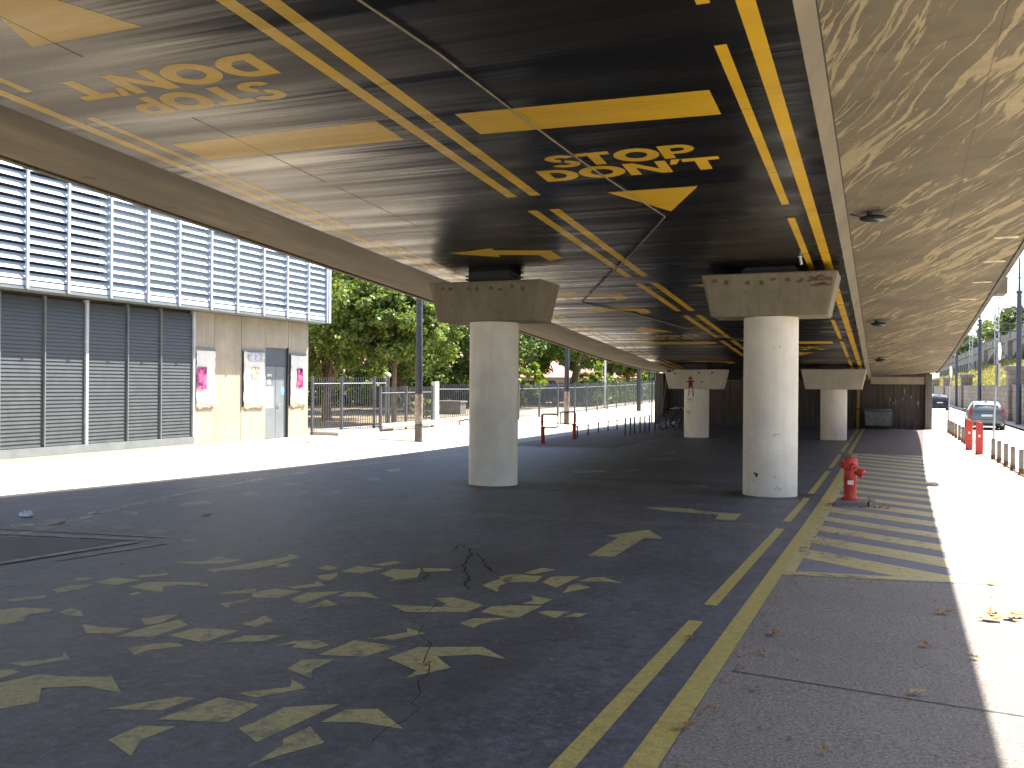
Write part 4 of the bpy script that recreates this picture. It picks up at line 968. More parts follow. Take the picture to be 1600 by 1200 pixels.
# red hoop barriers
def hoop(x, y, side, label):
    t = thing('hoop_barrier', (x, y, gz(x, y)), label, 'barrier', 'red hoop barriers')
    MB().lathe([(.10, 0), (.10, .05), (.072, .06), (.072, .52), (.085, .53), (.085, .58), (.05, .60)], 18).build('post', 'red_dark', t, smooth=True)
    P = []; w, h, c = .62, .46, .09
    for cx, cz, a0 in ((w - c, c, -90), (w - c, h - c, 0), (c, h - c, 90), (c, c, 180)):
        for k in range(5): a = R(a0 + k * 22.5); P.append((side * (cx + c * math.cos(a) - .05), 0, .58 + cz + c * math.sin(a)))
    MB().tube(P, .024, 8, closed=True).build('hoop', 'dark_metal', t, smooth=True)
    MB().tube([(0, 0, .55), (0, 0, 1.02)], .028, 8).build('upright', 'red_dark', t, smooth=True)
hoop(-11.36, 30.85, 1, 'red post with grey hoop pointing right, nearer of the two'); hoop(-11.22, 33.98, -1, 'red post with grey hoop pointing left beside the lamp post')
# small bollards
b0 = None; SB = [(-11.52, 35.28), (-11.56, 36.85), (-11.78, 39.05), (-11.88, 40.91), (-11.85, 42.31)]
for i, (x, y) in enumerate(SB):
    lab = 'low dark knobbed bollard at the shadow edge, %s from the red hoop barriers' % ordinal(i)
    if b0 is None:
        b0 = thing('small_bollard', (x, y, gz(x, y)), lab, 'bollard', 'low dark bollards beside the bike racks')
        MB().lathe([(.05, 0), (.05, .03), (.032, .04), (.032, .38)], 12).build('shaft', 'dark_metal', b0, smooth=True); MB().ball((0, 0, .42), .045, .045, .05, 12, 8).build('knob', 'dark_metal', b0, smooth=True)
    else: dup(b0, (x, y, gz(x, y)), label=lab)
r0 = None; RK = [(-10.06, 37.18), (-10.02, 37.85), (-10.05, 38.65), (-10.02, 39.48), (-10.06, 40.5), (-10.1, 41.5), (-10.07, 42.5), (-10.0, 43.43), (-10.04, 44.6), (-9.9, 45.7), (-9.85, 46.8), (-9.8, 47.9)]
for i, (x, y) in enumerate(RK):
    lab = 'slim dark bike rack post under the overpass, %s counted from the red barriers' % ordinal(i)
    if r0 is None:
        r0 = thing('rack_post', (x, y, gz(x, y)), lab, 'bike rack', 'bike rack posts under the overpass')
        MB().lathe([(.07, 0), (.07, .02), (.036, .03), (.036, .72), (.02, .75)], 12).build('shaft', 'dark_metal', r0, smooth=True); MB().tube([(0, 0, .60), (.0, .09, .62), (0, .1, .5), (0, .035, .46)], .010, 6).build('locking_ring', 'dark_metal', r0, smooth=True)
    else: dup(r0, (x, y, gz(x, y)), label=lab)
# bicycles
def bicycle(x, y, rz, label):
    t = thing('bicycle', (x, y, gz(x, y) + .006), label, 'bicycle', 'bicycles locked at the racks', rz=rz)
    for cx in (-.52, .52):
        w = MB().tube([(cx + .33 * math.cos(2 * math.pi * i / 28), 0, .345 + .33 * math.sin(2 * math.pi * i / 28)) for i in range(28)], .018, 6, closed=True).build('wheel', 'rubber', t, smooth=True)
        sp = MB()
        for k in range(12): a = 2 * math.pi * k / 12; sp.tube([(cx, 0, .345), (cx + .32 * math.cos(a), 0, .345 + .32 * math.sin(a))], .003, 4)
        sp.tube([(cx, -.05, .345), (cx, .05, .345)], .022, 8); sp.build('spokes', 'chrome', w)
    fr = MB()
    for a, b in (((-.52, .345), (-.12, .32)), ((-.52, .345), (-.22, .80)), ((-.12, .32), (-.26, .90)), ((-.12, .32), (.36, .76)), ((-.23, .83), (.34, .84))): fr.tube([(a[0], 0, a[1]), (b[0], 0, b[1])], .017, 8)
    fr.build('frame', 'bike', t, smooth=True)
    MB().tube([(.52, 0, .345), (.42, 0, .62), (.33, 0, .96)], .016, 8).build('fork', 'bike', t, smooth=True)
    MB().tube([(.40, -.28, .98), (.36, -.18, 1.0), (.33, 0, .98), (.36, .18, 1.0), (.40, .28, .98)], .013, 8).build('handlebar', 'chrome', t, smooth=True)
    MB().ball((-.27, 0, .94), .14, .07, .035, 14, 8).build('saddle', 'rubber', t, smooth=True)
    MB().tube([(-.12, -.05, .32), (-.12, .05, .32)], .08, 16).build('crank', 'chrome', t)
    return t
b1 = bicycle(-9.35, 43.6, R(8), 'dark bicycle parked broadside nearest the pier with red figure')
for (x, y, a, lab) in ((-9.55, 43.2, R(65), 'dark bicycle locked to a rack post nearest the parking sign'), (-9.0, 45.3, R(25), 'dark bicycle second row behind the broadside one by the pier'),
                       (-8.9, 46.6, R(-15), 'dark bicycle deepest under the overpass beside the abutment'), (-9.9, 45.9, R(70), 'dark bicycle seen nearly end on at the last rack posts')):
    dup(b1, (x, y, gz(x, y) + .006), a, lab)

# things in the park
t = thing('park_block', (-20.6, 42.5, gz(-21, 42)), 'square brown planter block standing on dry grass behind the fence', 'planter')
MB().box(-.65, .65, -.35, .35, 0, .62).build('block', 'block', t, .03); MB().box(-.7, .7, -.4, .4, .62, .70).build('coping', 'viaduct', t, .01)
t = thing('low_red_hoop', (-15.9, 34.2, gz(-15.9, 34.2)), 'low red hoop bent close to the ground at the fence foot', 'hoop')
MB().tube([(-.3, 0, 0), (-.34, 0, .2), (.0, 0, .3), (.34, 0, .2), (.3, 0, 0)], .03, 8).build('hoop', 'red_dark', t, smooth=True)
MB().box(-.42, -.24, -.06, .06, -.01, .02).build('foot', 'frame_grey', t); MB().box(.24, .42, -.06, .06, -.01, .02).build('foot', 'frame_grey', t)

# ------------------------------------------------------------------ trees
def crown_mesh(name, seed, rx, ry, z0, z1, n_clump, per, leaf, mat):
    g = np.random.default_rng(seed); V = []; cz = (z0 + z1) / 2; rzz = (z1 - z0) / 2
    C = []
    while len(C) < n_clump:
        p = g.normal(size=3); p /= np.linalg.norm(p); rad = g.uniform(.25, 1) ** .5
        C.append(p * rad * np.array([rx, ry, rzz]) * g.uniform(.85, 1.12) + np.array([0, 0, cz]))
    C = np.array(C); r = g.uniform(.35, .85, len(C)) * (rx / 3.2)
    cen = np.repeat(C, per, 0); d = g.normal(size=(len(cen), 3)); d /= np.linalg.norm(d, axis=1)[:, None]
    P = cen + d * (np.repeat(r, per)[:, None] * g.uniform(.3, 1.05, (len(cen), 1))) * np.array([1, 1, .75])
    nrm = d * .6 + g.normal(size=d.shape) * .5 + np.array([0, 0, .45]); nrm /= np.linalg.norm(nrm, axis=1)[:, None]
    a = np.cross(nrm, g.normal(size=d.shape)); a /= np.linalg.norm(a, axis=1)[:, None]; b = np.cross(nrm, a)
    s = leaf * g.uniform(.6, 1.35, (len(P), 1)); a *= s; b *= s * .8
    v = np.stack([P - a, P - b * .9 + nrm * s * .12, P + a, P + b * .9 + nrm * s * .12], 1).reshape(-1, 3)
    me = bpy.data.meshes.new(name); N = len(P)
    me.vertices.add(4 * N); me.vertices.foreach_set('co', v.astype(np.float32).ravel()); me.loops.add(4 * N); me.loops.foreach_set('vertex_index', np.arange(4 * N, dtype=np.int32))
    me.polygons.add(N); me.polygons.foreach_set('loop_start', np.arange(0, 4 * N, 4, dtype=np.int32)); me.polygons.foreach_set('loop_total', np.full(N, 4, dtype=np.int32)); me.update(calc_edges=True)
    me.materials.append(M[mat]); return me, C
def tree(name, loc, label, group, seed, rx, z0, z1, tr, n_clump=70, per=90, leaf=.16, mat='leaf_mid', lean=0, cat='tree', trunk=True):
    t = thing(name, loc, label, cat, group)
    me, C = crown_mesh('crown', seed, rx, rx, z0, z1, n_clump, per, leaf, mat)
    o = bpy.data.objects.new('crown', me); COL.objects.link(o); o.parent = t
    g = random.Random(seed); mb = MB(); top = (lean * .6, 0, z0 + (z1 - z0) * .45)
    mb.tube([(0, 0, -.3), (lean * .1, 0, z0 * .5), (lean * .35, .05, z0), top], [tr * 1.25, tr, tr * .85, tr * .3], 10)
    for i in range(9):
        c = C[g.randrange(len(C))]; s0 = g.uniform(.35, .9); st = (lean * .35 * s0, 0, z0 * (.75 + .5 * s0)); mid = ((st[0] + c[0]) / 2, (st[1] + c[1]) / 2, (st[2] + c[2]) / 2 + .25)
        mb.tube([st, mid, tuple(c)], [tr * .5, tr * .3, tr * .08], 6)
    mb.build('trunk' if trunk else 'stems', 'bark', t, smooth=True)
    return t
G1 = 'leafy trees behind the fence'
TR = [((-22.6, 34.2), 'broad green plane tree behind the tall railing by the building corner', 3.9, 1.5, 8.6, .20, 'leaf_mid', 0),
      ((-24.2, 44.5), 'leaning trunked green tree seen between sticker post and building', 4.0, 1.6, 9.0, .22, 'leaf_mid', -1.6),
      ((-24.0, 53.5), 'dense dark green tree directly behind the left pier', 4.0, 1.3, 9.0, .22, 'leaf_dark', 0),
      ((-19.9, 59.5), 'forked dark trunk tree in front of the salmon roof', 4.2, 2.6, 8.6, .25, 'leaf_mid', 1.2),
      ((-22.5, 84.0), 'light green tree farthest along the fence near the parking sign', 4.5, 1.8, 8.4, .22, 'leaf_lime', 0),
      ((-31.8, 52.0), 'dark tree in the second row showing above the railing', 5.0, 1.4, 10, .25, 'leaf_dark', 0),
      ((-36.0, 70.0), 'tall shaded tree at the back of the park left of the pier', 5.5, 1.2, 11, .25, 'leaf_dark', 0),
      ((-27.0, 73.0), 'deep green tree between left pier and second lamp post', 4.4, 2.6, 9.5, .25, 'leaf_mid', 0),
      ((-30.5, 38.5), 'shaded tree behind the broad plane tree at far left', 4.6, 1.3, 9.5, .22, 'leaf_dark', 0),
      ((-18.6, 33.0), 'young tree whose foliage hangs over the railing corner', 2.0, 2.5, 5.8, .10, 'leaf_mid', 0),
      ((-20.5, 71.0), 'bright young tree between white pole and third lamp post', 3.4, 2.6, 7.0, .16, 'leaf_mid', .6)]
for i, (p, lab, rx, z0, z1, tr, mt, ln) in enumerate(TR):
    tree('leafy_tree', (p[0], p[1], gz(*p)), lab, G1, 20 + i, rx, z0, z1, tr, 130, 250, .095 if p[1] < 60 else .125, mt, ln)
SH = [((-20.6, 52.0), 1.5, 2.9, 'bright lime shrub above the fence beside the left pier', 'leaf_lime'), ((-19.6, 63.5), 1.9, 2.7, 'bright lime shrub below the salmon roof', 'leaf_lime'), ((-26.5, 45.5), 1.7, 2.6, 'yellow green shrub under the leaning tree', 'leaf_lime'),
      ((-20.0, 38.2), .7, .9, 'small green bush on the soil behind the sliding gate', 'leaf_mid'), ((-18.5, 79.0), 2.0, 2.6, 'lime bush at the far end of the fence', 'leaf_lime')]
for i, (p, rx, h, lab, mt) in enumerate(SH):
    tree('shrub', (p[0], p[1], gz(*p)), lab, 'shrubs behind the fence', 60 + i, rx, .1, h, .05, 32, 90, .11, mt, 0, 'shrub', False)
# dark clipped hedge along the fence
def hedge(name, pts, h, w, label, seed):
    a, b = Vector(pts[0]), Vector(pts[1]); c = (a + b) / 2; t = thing(name, (c.x, c.y, gz(c.x, c.y)), label, 'hedge'); g = np.random.default_rng(seed)
    N = int((b - a).length * h * 330); u = g.uniform(0, 1, N); P = np.stack([a.x + (b.x - a.x) * u + g.normal(0, w / 2.4, N), a.y + (b.y - a.y) * u, g.uniform(.05, h, N) * (1 + .12 * np.sin(u * 60))], 1) - np.array([c.x, c.y, 0])
    nr = g.normal(size=(N, 3)); nr /= np.linalg.norm(nr, axis=1)[:, None]; A = np.cross(nr, g.normal(size=(N, 3))); A /= np.linalg.norm(A, axis=1)[:, None]; B = np.cross(nr, A); s = g.uniform(.06, .14, (N, 1))
    v = np.stack([P - A * s, P - B * s, P + A * s, P + B * s], 1).reshape(-1, 3)
    me = bpy.data.meshes.new('foliage'); me.from_pydata(v.tolist(), [], np.arange(4 * N).reshape(-1, 4).tolist()); me.materials.append(M['leaf_dark']); o = bpy.data.objects.new('foliage', me); COL.objects.link(o); o.parent = t
    mb = MB(); d = (b - a).normalized(); 
    for k in range(int((b - a).length / .8)):
        p = a + d * (.4 + k * .8) - c; mb.tube([(p.x, p.y, -.1), (p.x + .05, p.y, h * .8)], [.03, .01], 5)
    mb.build('stems', 'bark', t)
hedge('hedge', ((-18.2, 56.5), (-18.9, 80)), 1.45, .9, 'dark hedge running behind the far part of the fence', 3)
hedge('hedge', ((-36, 47.5), (-25.5, 57)), 2.0, 1.6, 'tall dark hedge deep in the park behind the dry soil', 6)
hedge('hedge', ((-21.5, 58), (-30, 61)), 1.5, 1.0, 'dark hedge crossing the park behind the parked blue car', 4)

# hall with salmon roof
hl = thing('low_hall', (-45, 112, .5), 'low beige hall with long salmon red tiled roof behind the trees', 'building')
MB().box(-80, -22, 106, 122, -.5, 2.6).build('wall', 'beige', hl, world=True)
MB().add([(-81, 105, 2.5), (-21, 105, 2.5), (-21, 114, 6.6), (-81, 114, 6.6), (-81, 123, 2.5), (-21, 123, 2.5)], [(0, 1, 2, 3), (3, 2, 5, 4), (1, 5, 2), (0, 3, 4)]).build('roof', 'pinkroof', hl, world=True)
for k in range(9): MB().box(-76 + k * 6, -73.5 + k * 6, 105.96, 106.04, .7, 2.1).build('window', 'slat_back', hl, world=True)

# ------------------------------------------------------------------ street side on the right
XW = 7.25
wl = thing('stone_wall', (XW + .3, 66, -.46), 'long weathered stone block wall with taller capped piers beside the street', 'wall')
MB().box(XW, XW + .5, 22, 300, -.9, 1.72).build('masonry', 'wall_stone', wl, world=True)
cpn = MB()
for k in range(139): cpn.box(XW - .06, XW + .56, 22 + k * 2 + .01, 24 + k * 2 - .01, 1.722, 1.86)
cpn.build('coping', 'viaduct', wl, world=True)
for y in (32, 66.5, 107.5, 141, 175):
    MB().box(XW - .22, XW + .85, y - .55, y + .55, -.9, 2.72).build('pier', 'pier_stone', wl, .02, world=True)
    MB().box(XW - .36, XW + 1.0, y - .70, y + .70, 2.722, 3.05).build('pier_cap', 'viaduct', wl, .05, world=True)
bank = struct(sheet('grass_bank', [XW + .5, 9, 11, 13.2, 15, 24, 60], rng_(20, 330, 6), 'grass', 0, None, lambda x, y: 1.3 + min(1, max(0, (x - 7.7) / 6)) * 3.4 + .25 * math.sin(y * .21 + x) * min(1, (x - 7.7) / 3) + (0 if x < 15 else (x - 15) * .09)), 'sunlit dry grass bank rising behind the stone wall', 'grass bank')
# tufts of dry grass on the bank
tg = np.random.default_rng(5); N = 26000
tx = tg.uniform(7.8, 13.4, N); ty = 24 + (tg.uniform(0, 1, N) ** 1.6) * 230; tz = 1.3 + np.clip((tx - 7.7) / 6, 0, 1) * 3.4 + .25 * np.sin(ty * .21 + tx) * np.minimum(1, (tx - 7.7) / 3)
hh = tg.uniform(.15, .5, N); aa = tg.uniform(0, 6.28, N); ww = .05 + ty * .0006
v = np.stack([np.stack([tx - np.cos(aa) * ww, ty - np.sin(aa) * ww, tz - .05], 1), np.stack([tx + np.cos(aa) * ww, ty + np.sin(aa) * ww, tz - .05], 1), np.stack([tx + tg.normal(0, .1, N), ty + tg.normal(0, .1, N), tz + hh], 1)], 1).reshape(-1, 3)
me = bpy.data.meshes.new('bank_grass'); me.from_pydata(v.tolist(), [], np.arange(3 * N).reshape(-1, 3).tolist()); me.materials.append(leaf_mat('dry_grass_blade', (.30, .295, .15)))
o = bpy.data.objects.new('bank_grass', me); COL.objects.link(o); tag(o, 'tall dry yellow green grass growing over the bank', 'grass', kind='stuff')
# viaduct
vd = thing('viaduct', (14, 140, 4.5), 'old stone railway viaduct with low arches above the grass bank', 'viaduct')
XV = 13.8
def arch_wall(y0, y1, zs, rise, ztop, zbot=3.0):
    mb = MB(); n = 20; P = []
    for i in range(n + 1):
        u = i / n; P.append((y0 + (y1 - y0) * u, zs + rise * (1 - (2 * u - 1) ** 2)))
    for (a, za), (b, zb) in zip(P[:-1], P[1:]):
        mb.add([(XV, a, za), (XV, b, zb), (XV, b, ztop), (XV, a, ztop), (XV + 3, a, za), (XV + 3, b, zb), (XV + 3, b, ztop), (XV + 3, a, ztop)], [(0, 1, 2, 3), (4, 5, 6, 7), (0, 1, 5, 4), (3, 2, 6, 7)])
    return mb
for a, b in ((62, 93), (95, 126), (129, 156)):
    arch_wall(a, b, 5.3, 1.5, 7.35).build('arch', 'viaduct', vd, world=True)
for y in (60, 94, 127.5, 157.5):
    MB().box(XV - .5, XV + 3.2, y - 1.5, y + 1.5, 3, 7.352).build('arch_pier', 'viaduct', vd, .05, world=True); MB().box(XV - .8, XV + 3.4, y - 1.8, y + 1.8, 5.2, 5.6).build('impost', 'viaduct', vd, .05, world=True)
MB().box(XV - .25, XV + 3.1, 58, 300, 7.36, 7.62).build('cornice', 'viaduct', vd, world=True)
pp = MB(); y = 58
while y < 300: pp.box(XV - .1, XV + .2, y, y + 9.0, 7.62, 8.35); pp.box(XV - .2, XV + .3, y + 9.0, y + 10, 7.62, 8.6); y += 10
pp.build('parapet', 'viaduct', vd, world=True)
MB().box(XV + 1.0, XV + 1.4, 159, 300, 3, 7.355).build('back_wall', 'abut', vd, world=True)
MB().box(XV, XV + 3, 159, 300, 6.2, 7.353).build('lintel', 'viaduct', vd, world=True)
for k in range(24):
    y = 161 + k * 5.8; MB().box(XV - .12, XV + .95, y - .8, y + .8, 3, 6.198).build('pilaster', 'viaduct', vd, world=True)
# catenary poles
for i, (x, y, lab) in enumerate(((6.95, 60.3, 'tall dark catenary pole nearest the camera at the stone wall'), (6.95, 85, 'tall dark catenary pole rising behind the grey green car'), (6.95, 113, 'tall dark catenary pole farthest visible along the stone wall'))):
    t = thing('catenary_pole', (x, y, -.46), lab, 'pole', 'catenary poles along the stone wall')
    MB().tube([(0, 0, -.1), (0, 0, 6.6), (0, 0, 7.6)], [.155, .13, .12], 14).build('pole', 'navy_pole', t, smooth=True); MB().tube([(0, 0, 7.6), (0, 0, 9.6)], [.07, .04], 10).build('tip', 'navy_pole', t, smooth=True)
    MB().tube([(0, 0, 7.55), (0, 0, 7.7)], .17, 14).build('collar', 'navy_pole', t)
    for z in (8.45, 7.35, 6.7): MB().tube([(-1.1, 0, z), (3.6, 0, z)], .028, 6).build('cross_arm', 'wire', t)
    MB().tube([(2.2, 0, 7.35), (2.2, 0, 6.5)], .05, 6).build('insulator', 'wire', t)
for k, (dx, z, lab) in enumerate(((3.2, 8.0, 'upper overhead wire strung beside the catenary poles'), (2.2, 6.05, 'lower overhead wire hung from the catenary pole arms'), (-1.0, 7.95, 'overhead wire on the street side of the catenary poles'))):
    mb = MB(); ys = [20, 60.3, 85, 113, 145, 200]
    for a, b in zip(ys[:-1], ys[1:]): mb.tube([(6.95 + dx, a + (b - a) * q / 8, z - .25 * (1 - (q / 4 - 1) ** 2)) for q in range(9)], .014, 5)
    tag(mb.build('overhead_wire', 'wire'), lab, 'wire', 'overhead wires')
def lattice(x, y, zb, zt, label):
    t = thing('lattice_mast', (x, y, zb), label, 'mast', 'lattice masts on the viaduct'); h = zt - zb; w = .26
    for sx in (-1, 1):
        for sy in (-1, 1): MB().tube([(sx * w, sy * w, 0), (sx * w * .7, sy * w * .7, h)], .03, 5).build('leg', 'lattice', t)
    br = MB(); n = int(h / .55)
    for k in range(n):
        z0, z1 = k * h / n, (k + 1) * h / n
        for s in (-1, 1):
            e = 1 if k % 2 else -1
            br.tube([(-w * e, s * w, z0), (w * e, s * w, z1)], .02, 4); br.tube([(s * w, -w * e, z0), (s * w, w * e, z1)], .02, 4)
    br.build('bracing', 'lattice', t)
lattice(13.1, 136, 4.4, 13.4, 'pale lattice mast standing in front of the nearest viaduct arch'); lattice(12.6, 170, 4.5, 11.5, 'pale lattice mast by the closely pillared viaduct part')
# hill trees
for i, (x, y, rx, z1, lab) in enumerate(((30, 176, 7, 15.5, 'hill tree directly right of the nearest catenary pole'), (26, 200, 8, 17, 'hill tree behind the large viaduct arch'), (28, 228, 8, 18.5, 'hill tree left of the slate tower roof'), (24, 258, 8, 18, 'hill tree above the second catenary pole'), (22, 290, 7, 15, 'hill tree lowest at the left end of the ridge'), (36, 205, 9, 19, 'hill tree just below the slate tower roof'), (42, 180, 8, 17, 'hill tree at the right end of the ridge'))):
    tree('hill_tree', (x, y, 5 + (x - 15) * .09), lab, 'trees on the hill behind the viaduct', 80 + i, rx, 1.5, z1 - 6, .3, 90, 110, .36, 'leaf_far')
tw = thing('slate_tower', (52, 475, 5), 'distant pointed slate blue tower roof above the hill trees', 'tower')
MB().box(-3.2, 3.2, -3.2, 3.2, -3, 22).build('tower_wall', 'viaduct', tw); MB().lathe([(5.0, 22), (2.0, 28.5), (.15, 33)], 4, caps=False).build('roof', 'spire', tw); MB().tube([(0, 0, 33), (0, 0, 34.5)], .12, 6).build('finial', 'spire', tw)

# street posts
BL = [(3.0, 25.42), (2.95, 26.64), (2.93, 27.92), (2.9, 29.26), (2.87, 30.53), (2.66, 38.23), (2.65, 39.29), (2.64, 40.89), (2.62, 42.63), (2.61, 44.24), (2.59, 45.68), (2.59, 47.3)]
q0 = None
for i, (x, y) in enumerate(BL):
    lab = ('short square grey brown post on the street edge, %s of the near row' % ordinal(i)) if i < 5 else ('short square grey brown post past the red bollards, %s from them' % ordinal(i - 5))
    if q0 is None:
        q0 = thing('street_post', (x, y, gz(x, y)), lab, 'post', 'short posts along the street kerb')
        MB().box(-.05, .05, -.05, .05, -.1, .62).build('post', 'bollard', q0, .008); MB().box(-.056, .056, -.056, .056, .0, .15).build('rusty_foot', 'rust', q0, .004)
    else: dup(q0, (x, y, gz(x, y)), label=lab)
ch = MB(); ch.tube([(2.97, 24.6, gz(3, 25) + .03), (2.95, 26.6, gz(3, 26) + .03), (2.9, 30.6, gz(3, 30) + .03)], .018, 6)
tag(ch.build('ground_rail', 'rust'), 'thin rusty rail lying along the foot of the near posts', 'rail')
def red_bollard(x, y, label, fl):
    t = thing('red_bollard', (x, y, gz(x, y)), label, 'bollard', 'red bollards at the street edge')
    w, th, h = .22, .12, 1.02; P = [(-w / 2, 0), (w / 2, 0)]
    for k in range(9): a = R(10 * k * 9 / 8); P.append((w / 2 - .12 + .12 * math.cos(a) if k else w / 2, h - .12 + .12 * math.sin(a)))
    P += [(-w / 2 + .03, h + .04), (-w / 2, h)]
    P = [(fl * u, v) for u, v in P]
    MB().prism(P, lambda u, v: (u, -th / 2, v), lambda u, v: (u, th / 2, v)).build('post', 'red_post', t, .015)
    MB().box(-.03, .03, -th / 2 - .01, th / 2 + .01, .55, .62).build('lock_plate', 'white', t)
    return t
red_bollard(2.54, 34.77, 'farther of two wide red round topped bollards beside the street', 1)
rb = red_bollard(2.67, 32.6, 'nearer of two wide red round topped bollards beside the street', 1)
MB().tube([(-.10, .02, .92), (-.18, .3, .88), (-.16, .6, .55), (-.16, .65, .45)], .02, 8).build('chain_arm', 'red_post', rb, smooth=True)
def street_sign(x, y, h, z0, z1, label, rz, lean):
    t = thing('street_sign', (x, y, gz(x, y)), label, 'sign', 'signs seen edge on by the street')
    MB().tube([(0, 0, -.05), (lean, 0, h)], .032, 12).build('post', 'steel_light', t, smooth=True)
    rm = Matrix.Rotation(rz, 3, 'Z'); mb = MB().obox((lean + .04, -.02, z0 + (z1 - z0) * .28), .02, .42, (z1 - z0) * .52, rm); mb.build('lower_plate', 'bollard', t, .004)
    P = MB(); n = 24; c = Vector((lean + .05, -.03, z1 - .28))
    pts = [(.27 * math.cos(2 * math.pi * i / n), .27 * math.sin(2 * math.pi * i / n)) for i in range(n)]
    P.prism(pts, lambda u, v: c + rm @ Vector((-.01, u, v)), lambda u, v: c + rm @ Vector((.01, u, v))); P.build('round_plate', 'white', t)
street_sign(2.98, 31.89, 3.45, 2.1, 3.5, 'pale sign post with edge on plates beside the near row of posts', R(-14), .12)
street_sign(2.61, 47.57, 3.0, 2.2, 3.1, 'pale sign post with edge on disc near the abutment corner', R(-14), .03)

# cars
def car(loc, rz, paint, label, name='hatchback_car'):
    t = thing(name, loc, label, 'car', 'cars on and off the street', rz=rz)
    ST = [(-1.95, .34, .62, .64, .70, .62), (-1.92, .24, .86, .88, .78, .66), (-1.80, .22, .92, 1.10, .82, .66), (-1.55, .20, .95, 1.34, .85, .62), (-1.20, .18, .95, 1.44, .86, .60), (-.5, .18, .94, 1.48, .86, .60), (.15, .18, .93, 1.45, .86, .60), (.75, .18, .91, 1.20, .86, .62), (1.1, .19, .89, .93, .85, .68), (1.6, .22, .82, .84, .82, .66), (1.95, .28, .66, .68, .72, .58)]
    def ring(s):
        y, zb, zs, zr, w, wr = s
        return [(-w * .9, y, zb), (-w, y, zb + .12), (-w, y, zs - .18), (-w * .97, y, zs), (-(w * .35 + wr * .65), y, zs + (zr - zs) * .6), (-wr, y, zr - .02), (-wr * .6, y, zr), (0, y, zr + .012), (wr * .6, y, zr), (wr, y, zr - .02), ((w * .35 + wr * .65), y, zs + (zr - zs) * .6), (w * .97, y, zs), (w, y, zs - .18), (w, y, zb + .12), (w * .9, y, zb)]
    rings = [ring(s) for s in ST]; n = 15; vs = [p for r_ in rings for p in r_]
    fs = [(j * n + i, j * n + i + 1, (j + 1) * n + i + 1, (j + 1) * n + i) for j in range(len(ST) - 1) for i in range(n - 1)] + [(j * n + n - 1, j * n, (j + 1) * n, (j + 1) * n + n - 1) for j in range(len(ST) - 1)] + [tuple(range(n)), tuple((len(ST) - 1) * n + i for i in range(n))]
    MB().add(vs, fs).build('body', paint, t, smooth=True)
    E = .012
    def P(j, f, side, k):   # point on the side glass line between shoulder(0) and roof(1)
        y, zb, zs, zr, w, wr = ST[j]; x = (w * .97) * (1 - f) + wr * f; return (side * (x + E), y, zs + (zr - .02 - zs) * f)
    for s in (-1, 1):
        gl = MB()
        for a, b in ((3, 4), (4, 5), (5, 6), (6, 7)):
            q = [P(a, .14, s, 0), P(b, .14, s, 0), P(b, .86, s, 0), P(a, .86, s, 0)]; gl.add(q, [(0, 1, 2, 3)])
        gl.build('side_window', 'glass', t)
        MB().ball((s * .93, .62, .98), .09, .05, .07, 10, 6).build('mirror', paint, t, smooth=True)
        MB().add([(s * .72, -1.945, .70), (s * .81, -1.93, .70), (s * .80, -1.80, 1.08), (s * .70, -1.80, 1.12), (s * .60, -1.90, .92)], [(0, 1, 2, 3, 4)]).add([(s * (.855), -1.62, .80), (s * .80, -1.88, .80), (s * .79, -1.80, 1.08), (s * .80, -1.66, 1.08)], [(0, 1, 2, 3)]).build('tail_light', 'tail', t)
        for yy in (-1.25, 1.22):
            wh = MB().tube([(s * .66, yy, .30), (s * .87, yy, .30)], .305, 26).build('tyre', 'rubber', t)
            MB().tube([(s * .868, yy, .30), (s * .882, yy, .30)], .19, 20).build('rim', 'chrome', wh)
    MB().add([(-.56, -1.885, .965), (.56, -1.885, .965), (.53, -1.62, 1.30), (-.53, -1.62, 1.30)], [(0, 1, 2, 3)]).build('rear_window', 'glass', t)
    MB().add([(-.56, 1.10, .955), (.56, 1.10, .955), (.54, .30, 1.42), (-.54, .30, 1.42)], [(0, 1, 2, 3)]).build('windscreen', 'glass', t)
    MB().box(-.26, .26, -1.955, -1.925, .70, .81).build('number_plate', 'plate', t)
    MB().box(-.70, .70, -1.99, -1.90, .36, .56).build('rear_bumper', paint, t, .03); MB().box(-.62, .62, -1.985, -1.9, .24, .345).build('lower_valance', 'rubber', t, .01)
    MB().box(-.03, .03, -1.25, -.9, 1.46, 1.49).build('roof_aerial', 'rubber', t)
    return t
car((4.78, 55.6, gz(4, 55) + ROADZ), R(-1), 'car_green', 'grey green hatchback seen from behind with red lights up its rear pillars')
car((4.55, 98.5, gz(4, 90) + ROADZ), R(0), 'car_navy', 'dark navy hatchback farther down the street beyond the abutment corner')
car((3.85, 107.5, gz(4, 90) + ROADZ), R(0), 'car_white', 'white car barely showing above the dark navy one')
car((-22.3, 61.8, gz(-20.6, 61)), R(70), 'car_blue', 'blue car parked behind the fence near the second lamp post')

